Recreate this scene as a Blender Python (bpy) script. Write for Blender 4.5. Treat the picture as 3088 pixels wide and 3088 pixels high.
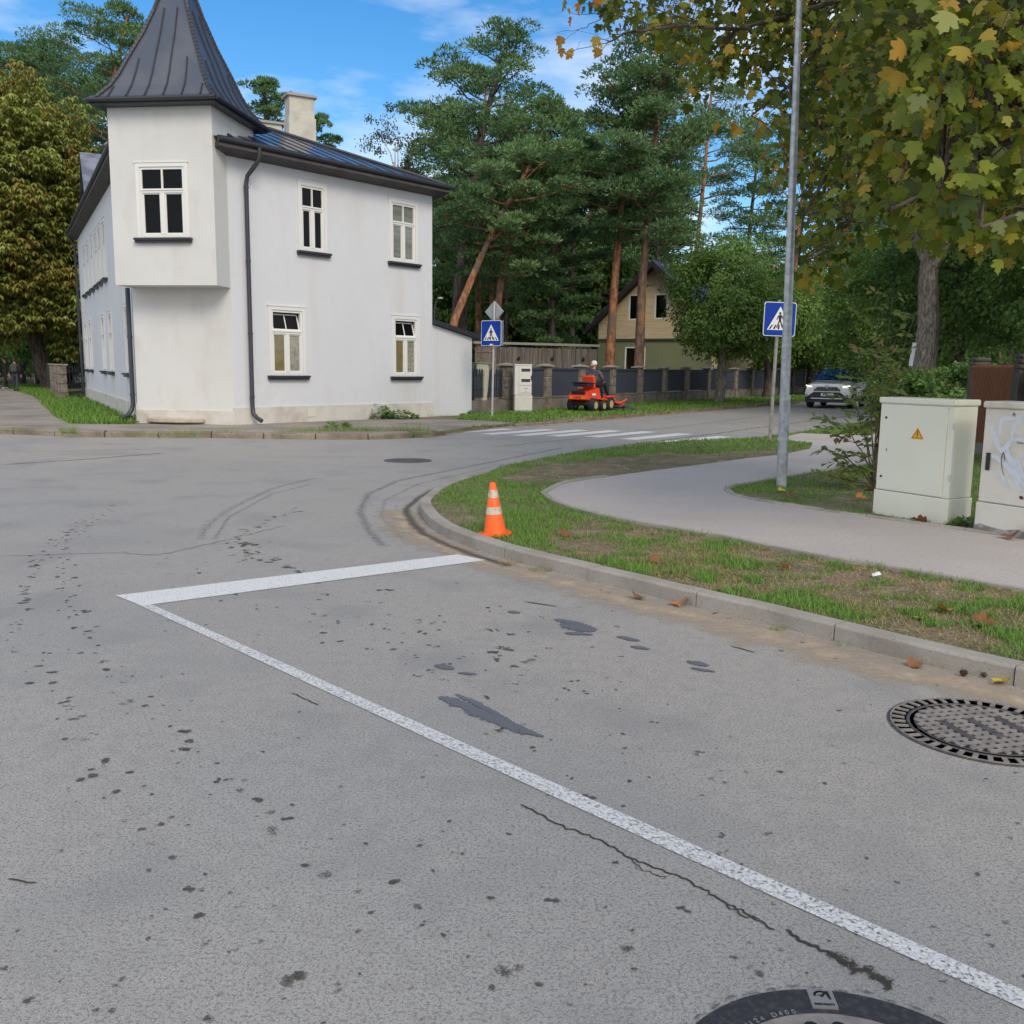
import bpy, math, random
import numpy as np
from mathutils import Vector, Matrix
R_ = math.radians
random.seed(7); rng = np.random.default_rng(7)
for o in list(bpy.data.objects): bpy.data.objects.remove(o)
S = bpy.context.scene; COL = S.collection
# ---------------------------------------------------------------- camera
FPX, CAMH, HORZ, ROLL = 2850., 1.55, 1108., math.atan(.0125)
PITCH = math.atan((1544-HORZ)/FPX)
cam = bpy.data.cameras.new('camera'); camo = bpy.data.objects.new('camera', cam); COL.objects.link(camo)
cam.sensor_width = 36; cam.lens = 36*FPX/3088; cam.clip_start = .1; cam.clip_end = 3000
camo.matrix_world = Matrix.Translation((0,0,CAMH)) @ Matrix.Rotation(math.pi/2-PITCH,4,'X') @ Matrix.Rotation(ROLL,4,'Z')
S.camera = camo
# ---------------------------------------------------------------- sky, sun, exposure
SUN_EL, SUN_AZ = R_(38), R_(156)      # azimuth clockwise from +Y
w = bpy.data.worlds.new('World'); S.world = w; w.use_nodes = True
nt = w.node_tree; nt.nodes.clear()
def N(t, ty, **k):
    n = t.nodes.new(ty)
    for a, b in k.items():
        if a.startswith('i_'): n.inputs[a[2:].replace('_',' ')].default_value = b
        else: setattr(n, a, b)
    return n
out = N(nt,'ShaderNodeOutputWorld'); bg = N(nt,'ShaderNodeBackground')
sky = N(nt,'ShaderNodeTexSky', sky_type='NISHITA', sun_disc=False, sun_elevation=SUN_EL, sun_rotation=SUN_AZ, air_density=1.0, dust_density=.3, ozone_density=2.5)
hs = N(nt,'ShaderNodeHueSaturation'); hs.inputs['Saturation'].default_value=1.36; hs.inputs['Value'].default_value=.84
tc = N(nt,'ShaderNodeTexCoord'); mp = N(nt,'ShaderNodeMapping'); mp.inputs['Scale'].default_value=(1.0,1.0,3.2); mp.inputs['Location'].default_value=(.35,.1,.3)
cn = N(nt,'ShaderNodeTexNoise'); cn.inputs['Scale'].default_value=2.1; cn.inputs['Detail'].default_value=9; cn.inputs['Roughness'].default_value=.55
cr = N(nt,'ShaderNodeValToRGB'); cr.color_ramp.elements[0].position=.54; cr.color_ramp.elements[1].position=.72
cr.color_ramp.elements[1].color=(.8,.8,.8,1)
sep = N(nt,'ShaderNodeSeparateXYZ'); low = N(nt,'ShaderNodeMapRange'); low.inputs['From Min'].default_value=.30; low.inputs['From Max'].default_value=.06
low.inputs['To Min'].default_value=0; low.inputs['To Max'].default_value=.16
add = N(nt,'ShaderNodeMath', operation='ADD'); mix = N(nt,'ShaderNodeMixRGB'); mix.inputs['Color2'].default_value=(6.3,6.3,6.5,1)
L = nt.links.new
L(tc.outputs['Generated'], mp.inputs['Vector']); L(mp.outputs['Vector'], cn.inputs['Vector'])
L(tc.outputs['Generated'], sep.inputs[0]); L(sep.outputs['Z'], low.inputs['Value'])
bk=N(nt,'ShaderNodeMapRange'); bk.inputs['From Min'].default_value=.45; bk.inputs['From Max'].default_value=-.25; bk.inputs['To Max'].default_value=.30; L(sep.outputs['Y'], bk.inputs['Value'])  # thicker cloud added to the unseen sky behind the camera as neutral fill light
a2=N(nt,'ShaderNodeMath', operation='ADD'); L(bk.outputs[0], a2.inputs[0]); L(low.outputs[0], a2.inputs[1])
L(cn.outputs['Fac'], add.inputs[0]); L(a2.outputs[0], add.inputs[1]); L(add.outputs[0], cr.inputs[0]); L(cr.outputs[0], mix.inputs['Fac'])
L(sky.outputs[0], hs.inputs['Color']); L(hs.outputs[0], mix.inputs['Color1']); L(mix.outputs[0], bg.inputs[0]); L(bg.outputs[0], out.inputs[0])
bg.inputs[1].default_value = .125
sun = bpy.data.lights.new('sun','SUN'); sun.energy = 1.2; sun.angle = R_(24); sun.color = (1,.88,.70)
suno = bpy.data.objects.new('sun', sun); COL.objects.link(suno)
sd = Vector((math.sin(SUN_AZ)*math.cos(SUN_EL), math.cos(SUN_AZ)*math.cos(SUN_EL), math.sin(SUN_EL)))
suno.rotation_euler = sd.to_track_quat('Z','Y').to_euler(); suno.location = (0,-20,30)
S.view_settings.view_transform='Standard'; S.view_settings.look='None'; S.view_settings.exposure=.68; S.view_settings.gamma=1
S.render.resolution_x = S.render.resolution_y = 1024
S.render.engine = 'CYCLES'; S.cycles.transparent_max_bounces = 12; S.cycles.max_bounces = 6
# ---------------------------------------------------------------- survey helpers: photo pixel -> point on the ground or on a known wall plane
cth, sth = math.cos(PITCH), math.sin(PITCH); cR, sR = math.cos(ROLL), math.sin(ROLL)
def ray(x, y):
    X = x-1544; Y = 1544-y; a = cR*X - sR*Y; b = sR*X + cR*Y
    return (a, FPX*cth + b*sth, -FPX*sth + b*cth)
def G(x, y, z=0.):
    d = ray(x, y); t = (z-CAMH)/d[2]; return (d[0]*t, d[1]*t)
def atY(x, y, Y):
    d = ray(x, y); t = Y/d[1]; return Vector((d[0]*t, Y, CAMH+d[2]*t))
class Frame:            # vertical wall plane: origin, unit direction along it, outward normal
    def __init__(s, o, d, n=None):
        s.o = Vector((o[0],o[1],0)); s.d = Vector((d[0],d[1],0)).normalized()
        s.n = Vector((s.d.y,-s.d.x,0))
        if n is not None and s.n.dot(Vector((n[0],n[1],0)))<0: s.n = -s.n
    def hit(s, x, y):
        d = Vector(ray(x,y)); den = d.x*s.n.x + d.y*s.n.y
        t = (s.o.x*s.n.x + s.o.y*s.n.y)/den; p = d*t
        return (p.x-s.o.x)*s.d.x + (p.y-s.o.y)*s.d.y, CAMH+p.z
    def P(s, a, n, z): return s.o + s.d*a + s.n*n + Vector((0,0,z))
    def M(s, a=0, n=0, z=0):     # matrix: local x along the wall, y INTO the wall, z up
        x, y = s.d, -s.n; p = s.P(a,n,z)
        return Matrix(((x.x,y.x,0,p.x),(x.y,y.y,0,p.y),(0,0,1,p.z),(0,0,0,1)))
# ---------------------------------------------------------------- materials
MATS = {}
def mat(name, col, rough=.7, metal=0, noise=None, bump=None, coat=0, spec=.5, emis=None):
    """noise=(scale, colour2, low, high, detail) ; bump=(scale, strength, distance)"""
    if name in MATS: return MATS[name]
    m = bpy.data.materials.new(name); m.use_nodes = True; t = m.node_tree
    b = t.nodes['Principled BSDF']; b.inputs['Base Color'].default_value = (*col,1); b.inputs['Roughness'].default_value = rough
    b.inputs['Metallic'].default_value = metal; b.inputs['Coat Weight'].default_value = coat; b.inputs['Specular IOR Level'].default_value = spec
    g = N(t,'ShaderNodeNewGeometry')
    if noise:
        layers = noise if isinstance(noise, list) else [noise]
        prev = None
        for sc, c2, lo, hi, det in layers:
            n = N(t,'ShaderNodeTexNoise'); n.inputs['Detail'].default_value = det
            if isinstance(sc, tuple):
                q = N(t,'ShaderNodeMapping'); q.inputs['Scale'].default_value = sc; t.links.new(g.outputs['Position'], q.inputs[0]); t.links.new(q.outputs[0], n.inputs['Vector']); n.inputs['Scale'].default_value = 1
            else:
                n.inputs['Scale'].default_value = sc; t.links.new(g.outputs['Position'], n.inputs['Vector'])
            r = N(t,'ShaderNodeMapRange'); r.inputs['From Min'].default_value=lo; r.inputs['From Max'].default_value=hi
            t.links.new(n.outputs['Fac'], r.inputs['Value'])
            x = N(t,'ShaderNodeMixRGB'); x.inputs['Color1'].default_value=(*col,1); x.inputs['Color2'].default_value=(*c2,1)
            t.links.new(r.outputs[0], x.inputs['Fac'])
            if prev: t.links.new(prev.outputs[0], x.inputs['Color1'])
            prev = x
        t.links.new(prev.outputs[0], b.inputs['Base Color'])
    if bump:
        n = N(t,'ShaderNodeTexNoise'); n.inputs['Scale'].default_value=bump[0]; n.inputs['Detail'].default_value=6
        t.links.new(g.outputs['Position'], n.inputs['Vector'])
        u = N(t,'ShaderNodeBump'); u.inputs['Strength'].default_value=bump[1]; u.inputs['Distance'].default_value=bump[2]
        t.links.new(n.outputs['Fac'], u.inputs['Height']); t.links.new(u.outputs[0], b.inputs['Normal'])
    if emis: b.inputs['Emission Color'].default_value=(*emis[0],1); b.inputs['Emission Strength'].default_value=emis[1]
    MATS[name] = m; return m
def decal(name, col, lo, hi, scale, rough=.8, use_attr=True, col2=None, stretch=None):
    """thin sheet with ragged, noise-eaten alpha; alpha also fades with the mesh attribute 'fade'"""
    m = bpy.data.materials.new(name); m.use_nodes=True; t=m.node_tree; b=t.nodes['Principled BSDF']; o=t.nodes['Material Output']
    b.inputs['Base Color'].default_value=(*col,1); b.inputs['Roughness'].default_value=rough
    g=N(t,'ShaderNodeNewGeometry'); n=N(t,'ShaderNodeTexNoise'); n.inputs['Scale'].default_value=scale; n.inputs['Detail'].default_value=8; n.inputs['Roughness'].default_value=.65
    t.links.new(g.outputs['Position'], n.inputs['Vector'])
    r=N(t,'ShaderNodeMapRange'); r.inputs['From Min'].default_value=lo; r.inputs['From Max'].default_value=hi
    src=n.outputs['Fac']
    if use_attr:
        a=N(t,'ShaderNodeAttribute', attribute_name='fade'); s=N(t,'ShaderNodeMath',operation='ADD'); t.links.new(a.outputs['Fac'], s.inputs[0]); t.links.new(src, s.inputs[1]); src=s.outputs[0]
    t.links.new(src, r.inputs['Value'])
    if col2:
        n2=N(t,'ShaderNodeTexNoise'); n2.inputs['Scale'].default_value=90; n2.inputs['Detail'].default_value=4; t.links.new(g.outputs['Position'], n2.inputs['Vector'])
        x=N(t,'ShaderNodeMixRGB'); x.inputs['Color1'].default_value=(*col,1); x.inputs['Color2'].default_value=(*col2,1)
        r2=N(t,'ShaderNodeMapRange'); r2.inputs['From Min'].default_value=.4; r2.inputs['From Max'].default_value=.65
        t.links.new(n2.outputs['Fac'], r2.inputs[0]); t.links.new(r2.outputs[0], x.inputs['Fac']); t.links.new(x.outputs[0], b.inputs['Base Color'])
    tr=N(t,'ShaderNodeBsdfTransparent'); mx=N(t,'ShaderNodeMixShader')
    t.links.new(r.outputs[0], mx.inputs[0]); t.links.new(tr.outputs[0], mx.inputs[1]); t.links.new(b.outputs[0], mx.inputs[2]); t.links.new(mx.outputs[0], o.inputs[0])
    return m
def leafmat(name, ramp, trans=.35, rough=.55):
    """ramp: colours picked by the per-face attribute 'tint'"""
    m=bpy.data.materials.new(name); m.use_nodes=True; t=m.node_tree; b=t.nodes['Principled BSDF']; o=t.nodes['Material Output']
    a=N(t,'ShaderNodeAttribute', attribute_name='tint'); r=N(t,'ShaderNodeValToRGB')
    while len(r.color_ramp.elements)<len(ramp): r.color_ramp.elements.new(.5)
    for i,c in enumerate(ramp): r.color_ramp.elements[i].position=i/(len(ramp)-1); r.color_ramp.elements[i].color=(*c,1)
    t.links.new(a.outputs['Fac'], r.inputs[0]); t.links.new(r.outputs[0], b.inputs['Base Color']); b.inputs['Roughness'].default_value=rough; b.inputs['Specular IOR Level'].default_value=.3
    tl=N(t,'ShaderNodeBsdfTranslucent'); t.links.new(r.outputs[0], tl.inputs[0]); mx=N(t,'ShaderNodeMixShader'); mx.inputs[0].default_value=trans
    t.links.new(b.outputs[0], mx.inputs[1]); t.links.new(tl.outputs[0], mx.inputs[2]); t.links.new(mx.outputs[0], o.inputs[0]); return m
# ---------------------------------------------------------------- mesh builder
I4 = Matrix.Identity(4)
class MB:
    def __init__(s, M=None): s.v=[]; s.f=[]; s.M=M or I4; s.fade=None
    def add(s, vs, fs, M=None):
        k=len(s.v); m=s.M@M if M is not None else s.M
        s.v += [m@Vector(p) for p in vs]; s.f += [tuple(i+k for i in f) for f in fs]; return s
    def box(s, a, b, M=None, bev=0):
        (x0,y0,z0),(x1,y1,z1)=a,b
        if x0>x1:x0,x1=x1,x0
        if y0>y1:y0,y1=y1,y0
        if z0>z1:z0,z1=z1,z0
        if bev<=0:
            vs=[(x0,y0,z0),(x1,y0,z0),(x1,y1,z0),(x0,y1,z0),(x0,y0,z1),(x1,y0,z1),(x1,y1,z1),(x0,y1,z1)]
            return s.add(vs,[(0,3,2,1),(4,5,6,7),(0,1,5,4),(1,2,6,5),(2,3,7,6),(3,0,4,7)],M)
        e=bev; vs=[]; 
        def ring(z,d): return [(x0+d+e,y0+d,z),(x1-d-e,y0+d,z),(x1-d,y0+d+e,z),(x1-d,y1-d-e,z),(x1-d-e,y1-d,z),(x0+d+e,y1-d,z),(x0+d,y1-d-e,z),(x0+d,y0+d+e,z)]
        for z,d in ((z0,e*.6),(z0+e,0),(z1-e,0),(z1,e*.6)): vs+=ring(z,d)
        fs=[tuple(reversed(range(8)))]+[tuple(range(24,32))]
        for r in range(3):
            for i in range(8): j=(i+1)%8; fs.append((r*8+i,r*8+j,r*8+8+j,r*8+8+i))
        return s.add(vs,fs,M)
    def prism(s, poly, z0, z1, M=None):
        n=len(poly); A=sum(poly[i][0]*poly[(i+1)%n][1]-poly[(i+1)%n][0]*poly[i][1] for i in range(n))
        if A<0: poly=list(reversed(poly))
        vs=[(p[0],p[1],z0) for p in poly]+[(p[0],p[1],z1) for p in poly]
        return s.add(vs,[tuple(reversed(range(n))),tuple(range(n,2*n))]+[(i,(i+1)%n,n+(i+1)%n,n+i) for i in range(n)],M)
    def face(s, pts, M=None): return s.add(pts,[tuple(range(len(pts)))],M)
    def tube(s, pts, rad, n=8, M=None, cap=True):
        pts=[Vector(p) for p in pts]; k=len(pts)
        rs=rad if isinstance(rad,(list,tuple)) else [rad]*k; vs=[]; up=None
        for i,p in enumerate(pts):
            t=(pts[min(i+1,k-1)]-pts[max(i-1,0)]).normalized()
            if up is None:
                up=Vector((0,0,1)) if abs(t.z)<.9 else Vector((1,0,0))
            a=t.cross(up).normalized(); b=a.cross(t); up=b
            for j in range(n):
                q=2*math.pi*j/n; vs.append(p+(a*math.cos(q)+b*math.sin(q))*rs[i])
        fs=[(i*n+j,i*n+(j+1)%n,(i+1)*n+(j+1)%n,(i+1)*n+j) for i in range(k-1) for j in range(n)]
        if cap: fs+=[tuple(reversed(range(n))),tuple(range((k-1)*n,k*n))]
        return s.add(vs,fs,M)
    def lathe(s, prof, n=24, M=None, cap=True):
        vs=[]
        for r,z in prof:
            for j in range(n): a=2*math.pi*j/n; vs.append((r*math.cos(a),r*math.sin(a),z))
        k=len(prof); fs=[(i*n+j,i*n+(j+1)%n,(i+1)*n+(j+1)%n,(i+1)*n+j) for i in range(k-1) for j in range(n)]
        if cap: fs+=[tuple(reversed(range(n))),tuple(range((k-1)*n,k*n))]
        return s.add(vs,fs,M)
    def build(s, name, m, parent=None, smooth=False, bevel=0):
        me=bpy.data.meshes.new(name); me.from_pydata([tuple(v) for v in s.v],[],s.f); me.update()
        me.materials.append(m)
        if s.fade is not None: me.attributes.new('fade','FLOAT','POINT').data.foreach_set('value',s.fade)
        o=bpy.data.objects.new(name,me); COL.objects.link(o)
        if parent is not None:
            o.parent=parent
            if s.M is I4: o.matrix_parent_inverse=Matrix.Translation(parent.location).inverted() if parent.location.length>0 else I4
        if smooth:
            me.polygons.foreach_set('use_smooth',[True]*len(me.polygons)); me.set_sharp_from_angle(angle=R_(40))
        if bevel:
            b=o.modifiers.new('bevel','BEVEL'); b.width=bevel; b.segments=2; b.limit_method='ANGLE'
        return o
def tag(o, label=None, cat=None, group=None, kind=None):
    if label: o['label']=label
    if cat: o['category']=cat
    if group: o['group']=group
    if kind: o['kind']=kind
    return o
def thing(name, label, cat, loc=(0,0,0), rz=0, group=None):
    o=bpy.data.objects.new(name,None); COL.objects.link(o); o.location=loc; o.rotation_euler=(0,0,rz); o.empty_display_size=.2
    return tag(o,label,cat,group)
def part(name, mb, m, parent, **k):
    """child mesh given in the parent's LOCAL space"""
    o=mb.build(name,m,None,**k); o.parent=parent; return o
def wpart(name, mb, m, parent, **k):
    """child mesh given in WORLD space (parent may be moved)"""
    o=mb.build(name,m,None,**k); o.parent=parent; bpy.context.view_layer.update(); o.matrix_parent_inverse=parent.matrix_world.inverted(); return o
def copytree(o, parent=None):
    c=o.copy(); COL.objects.link(c)
    if parent is not None: c.parent=parent
    for ch in o.children: copytree(ch,c)
    return c
def text(body, size, name, m, parent, M, ext=.002, bold=0):
    cu=bpy.data.curves.new('lettering','FONT'); cu.body=body; cu.size=size; cu.align_x='CENTER'; cu.align_y='CENTER'; cu.extrude=ext; cu.offset=bold
    t=bpy.data.objects.new('lettering',cu); COL.objects.link(t); bpy.context.view_layer.update()
    me=bpy.data.meshes.new_from_object(t.evaluated_get(bpy.context.evaluated_depsgraph_get())); bpy.data.objects.remove(t)
    me.transform(M); me.materials.clear(); me.materials.append(m); o=bpy.data.objects.new(name,me); COL.objects.link(o); o.parent=parent; return o
def numesh(name, V, F, m, parent=None, tint=None, nside=None):
    """fast mesh from arrays; F is (n,k)"""
    me=bpy.data.meshes.new(name); n,k=F.shape
    me.vertices.add(len(V)); me.vertices.foreach_set('co',V.astype(np.float32).ravel())
    me.loops.add(n*k); me.loops.foreach_set('vertex_index',F.astype(np.int32).ravel())
    me.polygons.add(n); me.polygons.foreach_set('loop_start',np.arange(0,n*k,k,dtype=np.int32)); me.polygons.foreach_set('loop_total',np.full(n,k,dtype=np.int32))
    me.update(calc_edges=True); me.materials.append(m)
    if tint is not None: me.attributes.new('tint','FLOAT','FACE').data.foreach_set('value',tint.astype(np.float32))
    o=bpy.data.objects.new(name,me); COL.objects.link(o); o.parent=parent; return o
def vnoise(P, scale, seed=0):
    """smooth value noise on 2-D points"""
    P=np.asarray(P)*scale; r=np.random.default_rng(seed); T=r.random((256,256)); i=np.floor(P).astype(int); f=P-i; f=f*f*(3-2*f)
    a=T[i[:,0]%256,i[:,1]%256]; b=T[(i[:,0]+1)%256,i[:,1]%256]; c=T[i[:,0]%256,(i[:,1]+1)%256]; d=T[(i[:,0]+1)%256,(i[:,1]+1)%256]
    return (a*(1-f[:,0])+b*f[:,0])*(1-f[:,1])+(c*(1-f[:,0])+d*f[:,0])*f[:,1]
def inpoly(P, poly):
    x,y=P[:,0],P[:,1]; ins=np.zeros(len(P),bool); n=len(poly)
    for i in range(n):
        x0,y0=poly[i][:2]; x1,y1=poly[(i+1)%n][:2]
        if y0==y1: continue
        c=((y0>y)!=(y1>y))&(x<(x1-x0)*(y-y0)/(y1-y0)+x0); ins^=c
    return ins
def smooth(pts, n=6):
    pts=[Vector((p[0],p[1])) for p in pts]; out=[]
    for i in range(len(pts)-1):
        p0=pts[max(i-1,0)]; p1=pts[i]; p2=pts[i+1]; p3=pts[min(i+2,len(pts)-1)]
        for k in range(n):
            t=k/n; out.append(.5*((2*p1)+(p2-p0)*t+(2*p0-5*p1+4*p2-p3)*t*t+(3*p1-p0-3*p2+p3)*t**3))
    out.append(pts[-1]); return [(p.x,p.y) for p in out]
def resample(pts, step):
    P=[Vector(p) for p in pts]; out=[P[0]]; acc=0
    for a,b in zip(P,P[1:]):
        d=(b-a).length; 
        if d==0: continue
        t=step-acc
        while t<=d: out.append(a+(b-a)*(t/d)); t+=step
        acc=(d-(t-step))
    if (out[-1]-P[-1]).length>step*.2: out.append(P[-1])
    return [tuple(p) for p in out]
def offset(pts, d):
    P=[Vector(p) for p in pts]; out=[]
    for i,p in enumerate(P):
        t=(P[min(i+1,len(P)-1)]-P[max(i-1,0)]).normalized(); out.append((p.x-t.y*d,p.y+t.x*d))
    return out
# ---------------------------------------------------------------- material library
ASPH = mat('asphalt',(.37,.355,.323),.68,noise=[(.16,(.44,.385,.325),.40,.66,4),(.45,(.31,.304,.287),.50,.70,9),(1.4,(.265,.258,.245),.52,.72,9),(12,(.32,.303,.275),.45,.75,9),(90,(.22,.212,.203),.50,.62,5),(210,(.15,.146,.14),.55,.66,2),(330,(.62,.60,.56),.62,.70,1)],bump=(230,.5,.004))
ASPH2 = mat('pale_asphalt',(.455,.415,.385),.9,noise=[(.6,(.39,.355,.33),.4,.7,5),(60,(.33,.30,.28),.5,.75,2),(150,(.62,.57,.54),.58,.78,2)],bump=(150,.4,.004))
PAVE = mat('worn_pavement',(.33,.29,.25),.9,noise=[(.8,(.2,.175,.15),.4,.7,6),(40,(.16,.14,.12),.5,.75,3)],bump=(60,.4,.01))
SOIL = mat('soil',(.23,.17,.11),.95,noise=[(1.3,(.13,.13,.05),.42,.6,5),(6,(.30,.235,.15),.52,.68,6),(40,(.07,.05,.03),.5,.75,3)],bump=(30,.8,.03))
LAND = mat('ground',(.05,.06,.025),.95,noise=[(.3,(.03,.035,.015),.4,.6,5),(5,(.09,.075,.04),.5,.7,5)])
KERB = mat('kerb_concrete',(.36,.335,.29),.9,noise=[(2.5,(.27,.245,.205),.4,.65,6),(60,(.2,.18,.15),.55,.8,3)],bump=(80,.5,.006))
KERBOLD = mat('old_kerb_concrete',(.27,.235,.18),.95,noise=[(2.0,(.17,.14,.10),.4,.62,6),(30,(.12,.1,.07),.52,.75,4)],bump=(25,.7,.02))
PLAST = mat('white_plaster',(.63,.645,.68),.9,noise=[(.35,(.59,.605,.635),.4,.75,5),((1.5,1.5,.22),(.56,.545,.52),.54,.86,7),(5,(.60,.60,.60),.55,.8,8)],bump=(22,.25,.012))
PLAST2 = mat('tower_plaster',(.625,.63,.615),.9,noise=[(.8,(.58,.58,.56),.42,.75,5),((2.5,2.5,1.2),(.55,.53,.49),.54,.85,7)],bump=(22,.25,.012))
PLINTH = mat('plinth_plaster',(.60,.575,.53),.95,noise=[(2.2,(.46,.42,.36),.42,.7,6)],bump=(20,.4,.02))
METAL = mat('dark_roof_metal',(.082,.098,.13),.36,metal=.5,noise=[(1.1,(.12,.13,.155),.4,.7,3)])
METALS = mat('seam_metal',(.05,.052,.06),.45,metal=.3)
SEAMROOF = mat('main_roof_metal',(.17,.18,.215),.22,metal=.9,noise=[((1.2,1.2,3),(.30,.32,.37),.45,.62,3)])
GUTTER = mat('gutter_metal',(.035,.037,.045),.42,metal=.2)
SOFFIT = mat('soffit_board',(.07,.065,.065),.7,noise=[((3,3,1),(.04,.038,.04),.4,.7,4)])
WFRAME = mat('white_window_frame',(.72,.72,.69),.5)
WDARK = mat('dark_window_glass',(.006,.006,.007),.06,spec=.12)
WCURT = mat('curtained_window_glass',(.20,.16,.06),.12,noise=[(5,(.13,.11,.05),.4,.7,5)],coat=.5)
WCURT2 = mat('lace_window_glass',(.30,.28,.22),.12,noise=[(14,(.20,.19,.15),.45,.6,5)],coat=.5)
WBLIND = mat('blind_window_glass',(.20,.22,.20),.1,noise=[((1,1,9),(.15,.165,.15),.45,.6,3)],coat=.5)
WHITEP = decal('worn_road_paint',(.72,.72,.71),.30,.42,70,.7,False,(.60,.60,.59))
WHITEW = decal('very_worn_road_paint',(.70,.70,.69),.36,.48,85,.7,False,(.5,.5,.5))
TAR = decal('tar',(.13,.135,.15),.30,.48,60,.6)
STAIN = decal('stain',(.085,.076,.064),.56,.92,150,.85)
TYRE = decal('tyre_mark',(.19,.19,.20),.50,1.0,22,.8)
CRACK = decal('crack_dirt',(.045,.038,.028),.44,.56,130,.95)
SAND = decal('sand_dust',(.48,.385,.28),.48,.98,5,.95,True,(.40,.31,.21))
BRICKD = mat('cast_iron',(.085,.078,.078),.6,metal=.3,noise=[(20,(.16,.145,.135),.45,.7,4)],bump=(80,.4,.004))
IRONL = mat('worn_iron',(.36,.32,.285),.55,metal=.3,noise=[(18,(.24,.215,.2),.42,.65,5)])
NAVY = mat('navy_sheet_metal',(.030,.040,.062),.5,metal=.1)
BLOCK = mat('split_block',(.25,.215,.175),.95,noise=[(7,(.15,.125,.10),.4,.65,6)],bump=(30,.8,.03))
CONCD = mat('aged_concrete',(.20,.18,.155),.95,noise=[(2.5,(.12,.105,.09),.4,.65,6)],bump=(20,.5,.02))
CONCL = mat('capstone',(.33,.31,.27),.9,noise=[(6,(.24,.22,.19),.4,.65,5)])
GREYWOOD = mat('grey_planks',(.17,.15,.13),.9,noise=[((9,9,.6),(.085,.068,.058),.42,.62,5),((40,40,1.5),(.25,.235,.21),.5,.75,3)])
CABM = mat('cabinet_paint',(.76,.76,.63),.45,noise=[(1.2,(.72,.72,.59),.4,.7,4)],bump=(300,.1,.001))
CAB2M = mat('aged_cabinet_paint',(.70,.67,.58),.5,noise=[(3.5,(.53,.49,.40),.45,.75,6),(40,(.42,.37,.3),.68,.85,3)])
GREYP = mat('cabinet_plastic',(.58,.58,.52),.5,noise=[(4,(.50,.50,.42),.5,.8,4)])
GALV = mat('galvanised_steel',(.42,.45,.47),.42,metal=.55,noise=[(14,(.30,.33,.36),.4,.62,5),((3,3,9),(.55,.57,.58),.55,.75,4)])
POSTM = mat('weathered_post_metal',(.33,.32,.29),.6,metal=.3,noise=[(12,(.22,.21,.18),.4,.7,5)])
BLUE = mat('sign_blue',(.006,.045,.33),.6,spec=.2); SWHITE = mat('sign_white',(.78,.79,.80),.4); SBLACK = mat('sign_black',(.012,.012,.014),.5); SBACK = mat('sign_back',(.36,.39,.40),.5,metal=.4)
RUBBER = mat('rubber',(.018,.018,.019),.8); BLACKP = mat('black_plastic',(.015,.015,.017),.45)
BARKP = mat('pine_bark_orange',(.50,.235,.11),.9,noise=[((9,9,3.0),(.24,.11,.06),.44,.56,7),((3,3,.8),(.20,.145,.115),.50,.62,6)],bump=(14,.8,.05))
BARKM = mat('pine_bark_brown',(.30,.17,.105),.9,noise=[((8,8,2.5),(.14,.10,.08),.42,.55,7),((3,3,.5),(.42,.20,.10),.58,.68,5)],bump=(14,.9,.05))
BARKD = mat('dark_bark',(.12,.095,.08),.95,noise=[((9,9,2),(.035,.028,.024),.42,.62,6)],bump=(14,.9,.05))
BARKG = mat('grey_bark',(.27,.24,.20),.95,noise=[((18,18,4),(.12,.10,.082),.42,.6,6),(3,(.38,.36,.31),.55,.75,5)],bump=(22,1,.05))
BARKB = mat('birch_bark',(.55,.52,.48),.8,noise=[((3,3,12),(.08,.07,.06),.55,.65,4)])
PINEL = leafmat('pine_needles',[(.065,.14,.060),(.105,.20,.078),(.15,.26,.10),(.21,.32,.125)],.28,.6)
DECL = leafmat('linden_leaves',[(.09,.185,.045),(.155,.275,.062),(.23,.36,.085),(.33,.45,.14)],.42,.45)
DARKL = leafmat('deep_green_leaves',[(.055,.125,.035),(.10,.195,.05),(.16,.27,.068),(.25,.36,.09)],.40,.5)
CHESL = leafmat('chestnut_leaves',[(.30,.19,.06),(.29,.26,.06),(.25,.29,.065),(.34,.38,.09),(.52,.55,.22)],.35,.5)
MAPL = leafmat('maple_leaves',[(.045,.075,.010),(.085,.125,.014),(.135,.175,.018),(.24,.27,.028),(.48,.30,.04),(.44,.16,.03)],.40,.34)
BIRL = leafmat('birch_leaves',[(.06,.085,.03),(.10,.13,.05),(.15,.17,.08)],.35,.5)
ASHL = leafmat('ash_leaves',[(.14,.20,.05),(.20,.27,.07),(.28,.32,.09),(.36,.24,.09)],.5,.5)
GRASSM = leafmat('grass_blades',[(.44,.34,.18),(.36,.32,.13),(.20,.28,.065),(.13,.27,.045),(.20,.36,.065)],.3,.6)
FENCEO = mat('orange_brown_slats',(.22,.082,.030),.6,noise=[((30,30,1),(.16,.058,.022),.4,.7,3)])
ORANGE = mat('cone_orange',(.90,.13,.012),.55,noise=[(14,(.78,.12,.02),.5,.75,5),(30,(.35,.12,.05),.68,.85,4)])
CONEW = mat('cone_band_white',(.60,.51,.42),.6,noise=[(22,(.38,.28,.19),.45,.68,6)])
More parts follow.
